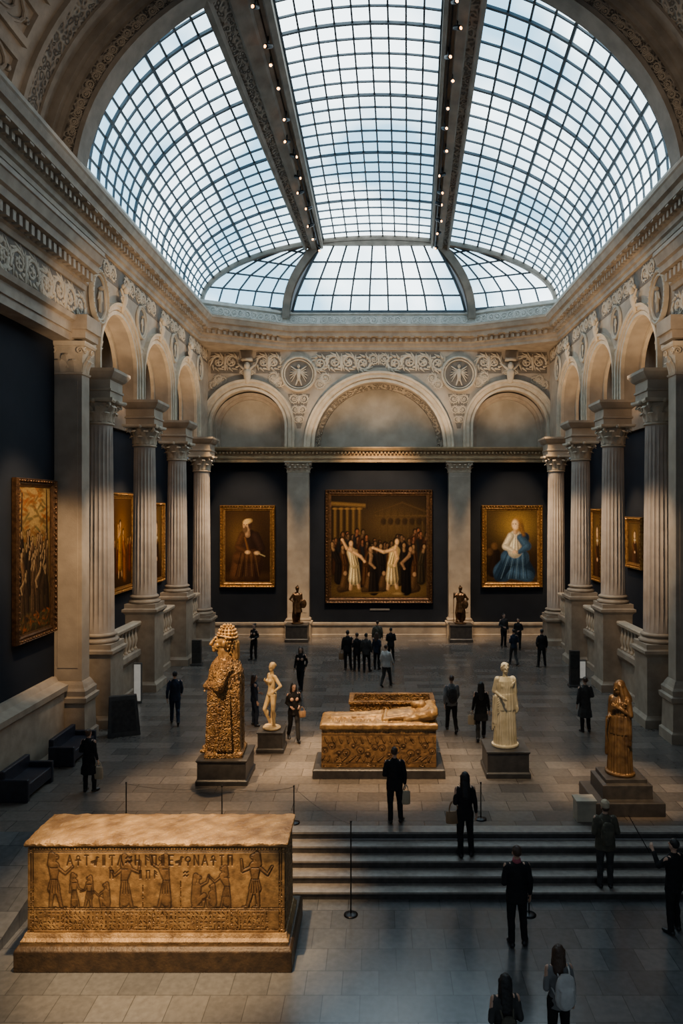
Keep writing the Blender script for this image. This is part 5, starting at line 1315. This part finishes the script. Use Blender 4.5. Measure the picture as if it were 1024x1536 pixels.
for x,y,h,w in ((-8.4,32.8,1.15,.42),(7.95,28.9,1.45,.4)):
    e=empty('kiosk',(x,y,0),0,label='slim black kiosk stand on the gallery floor',cat='kiosk'); mb=MB(); mb.steps(0,0,[(0,w/2+.05,.2),(.06,w/2+.05,.2),(.08,w/2,.12),(h,w/2,.1)]); mb.obj('kiosk_body',M['pedestal'],e,bevel=.01); mb=MB(); mb.box(-w/2+.04,w/2-.04,-.125,-.115,h*.5,h*.9); mb.obj('screen',M['c_char'],e)
for x,y,h in ((-8.95,26.4,1.5),(8.55,29.9,.85)):
    e=empty('light_panel',(x,y,0),0,label='narrow pale lit information panel by the platform',cat='sign'); mb=MB(); mb.box(-.15,.15,-.06,.06,0,h); mb.obj('panel_frame',M['steel'],e,bevel=.01); mb=MB(); mb.box(-.12,.12,-.07,-.06,.10,h-.05); mb.obj('panel_screen',M['litpanel'],e)
def stanchion(x,y,z,h):
    e=empty('stanchion',(x,y,z),label='thin black barrier post with round base',cat='barrier post',group='rope barrier posts')
    mb=MB(); mb.lathe([(.14,0),(.14,.012),(.10,.025),(.02,.04)],24); mb.obj('base',M['black'],e,smooth=True)
    mb=MB(); mb.lathe([(.014,.03),(.014,h)],12); mb.ell((0,0,h),.024,.024,.024,n=8); mb.obj('post',M['black'],e,smooth=True)
stanchion(-3.62,16.4,0,.85); stanchion(-1.96,16.4,0,.85); stanchion(-.555,14.1,-.8,1.85); stanchion(2.38,16.6,0,.85); stanchion(2.98,14.1,-.8,.85); stanchion(-5.9,16.6,0,.85)
def rope(p,q,sag=.10):
    p=Vector(p);q=Vector(q); mb=MB(); pts=[p.lerp(q,k/14)-Vector((0,0,sag*4*(k/14)*(1-k/14))) for k in range(15)]
    for a,b in zip(pts[:-1],pts[1:]): mb.tcap(a,b,.005,.005,n=6,hn=1)
    tag(mb.obj('barrier_rope',M['rope'],smooth=True),'thin dark cord hanging between barrier posts','rope','barrier cords')
rope((-5.9,16.6,.83),(-3.62,16.4,.83)); rope((-3.62,16.4,.83),(-1.96,16.4,.83)); rope((-1.96,16.4,.83),(-.555,14.1,1.0),.10)
# ------------------------------------------------------------------ lights
def spot(loc,tgt,e,size=35,col=(1,.72,.42),blend=.7,r=.15):
    l=bpy.data.lights.new('spot','SPOT'); l.energy=e; l.spot_size=math.radians(size); l.spot_blend=blend; l.color=col; l.shadow_soft_size=r
    o=bpy.data.objects.new('accent_light',l); COL.objects.link(o); o.location=loc
    o.rotation_euler=(Vector(tgt)-Vector(loc)).to_track_quat('-Z','Y').to_euler()
W_=(1,.66,.35)
spot((-3.2,10.5,14),(-3.9,13.1,1.4),14000,32,W_)
spot((-5.0,8.5,7),(-4.0,12.6,.4),4600,38,W_)
spot((-3.3,24,22),(-4.1,19.2,2.5),21000,16,W_); spot((-7.0,14,12),(-4.1,19.2,2.6),14000,20,W_)
spot((-3.3,26,22),(-3.2,21.4,1.7),12000,12,W_); spot((-2,14,13),(-3.2,21.4,1.7),5000,14,W_)
spot((0,15,15),(0,19.75,1.2),17000,26,W_)
spot((1.9,24,22.3),(3.48,19.6,2),10000,12,(1,.8,.55)); spot((2.5,14,13),(3.48,19.6,2),5000,16,(1,.78,.5))
spot((4.2,12,12),(5.9,17.4,1.9),8500,18,W_)
spot((0,33,15.8),(0,40,5),11000,46,W_); spot((-7.4,34,15.3),(-7.4,40,5),8000,34,W_); spot((7.5,34,15.3),(7.5,40,5),8000,34,W_)
spot((-6,17,12.0),(-10,20.5,5.8),4500,36,W_); spot((-8.3,30.9,10.0),(-11.2,30.75,5.6),1500,60,W_); spot((8.3,30.9,10.0),(11.2,30.9,5.7),1200,50,W_); spot((-8.3,35.6,10),(-11.2,35.6,5.6),1100,60,W_); spot((8.3,35.8,10),(11.2,36.2,5.6),1000,60,W_)
for x in (-4.4,4.4): spot((x*.8,33,15),(x,38.5,1.8),7000,14,W_)
for sg in (-1,1):
    for y in (26.3,30.9,35.5):
        spot((sg*7.4,y-2.2,11.2),(sg*9.6,y+.3,14.4),1000,64,(1,.70,.42),1,.2)
        l=bpy.data.lights.new('alcove_fill','POINT'); l.energy=35; l.color=(1,.62,.32); l.shadow_soft_size=.3; o=bpy.data.objects.new('alcove_fill_light',l); COL.objects.link(o); o.location=(sg*10.6,y,11.8)  # unseen fill lamp added inside each side alcove
    for y in (24.0,28.6,33.2,37.6): spot((sg*6.3,y-2.5,8.5),(sg*9.42,y,5.5),850,60,(1,.72,.46),1,.3)
    spot((sg*6.0,18.5,11),(sg*9.4,22.3,13.6),900,50,(1,.70,.42),1,.2)
    spot((sg*6.5,17.5,17.2),(sg*9.5,21.5,20.5),450,80,(1,.74,.5),1,.3)
for x in (-7.3,-3.5,0,3.5,7.3): spot((x*.9,37.0,10.6),(x,40,14.2),850,80,(1,.70,.42),1,.2)
w=bpy.data.worlds.new('world'); sc.world=w; w.use_nodes=True
w.node_tree.nodes['Background'].inputs[0].default_value=(.50,.62,.74,1); w.node_tree.nodes['Background'].inputs[1].default_value=.32
print('done',time.time()-T0)
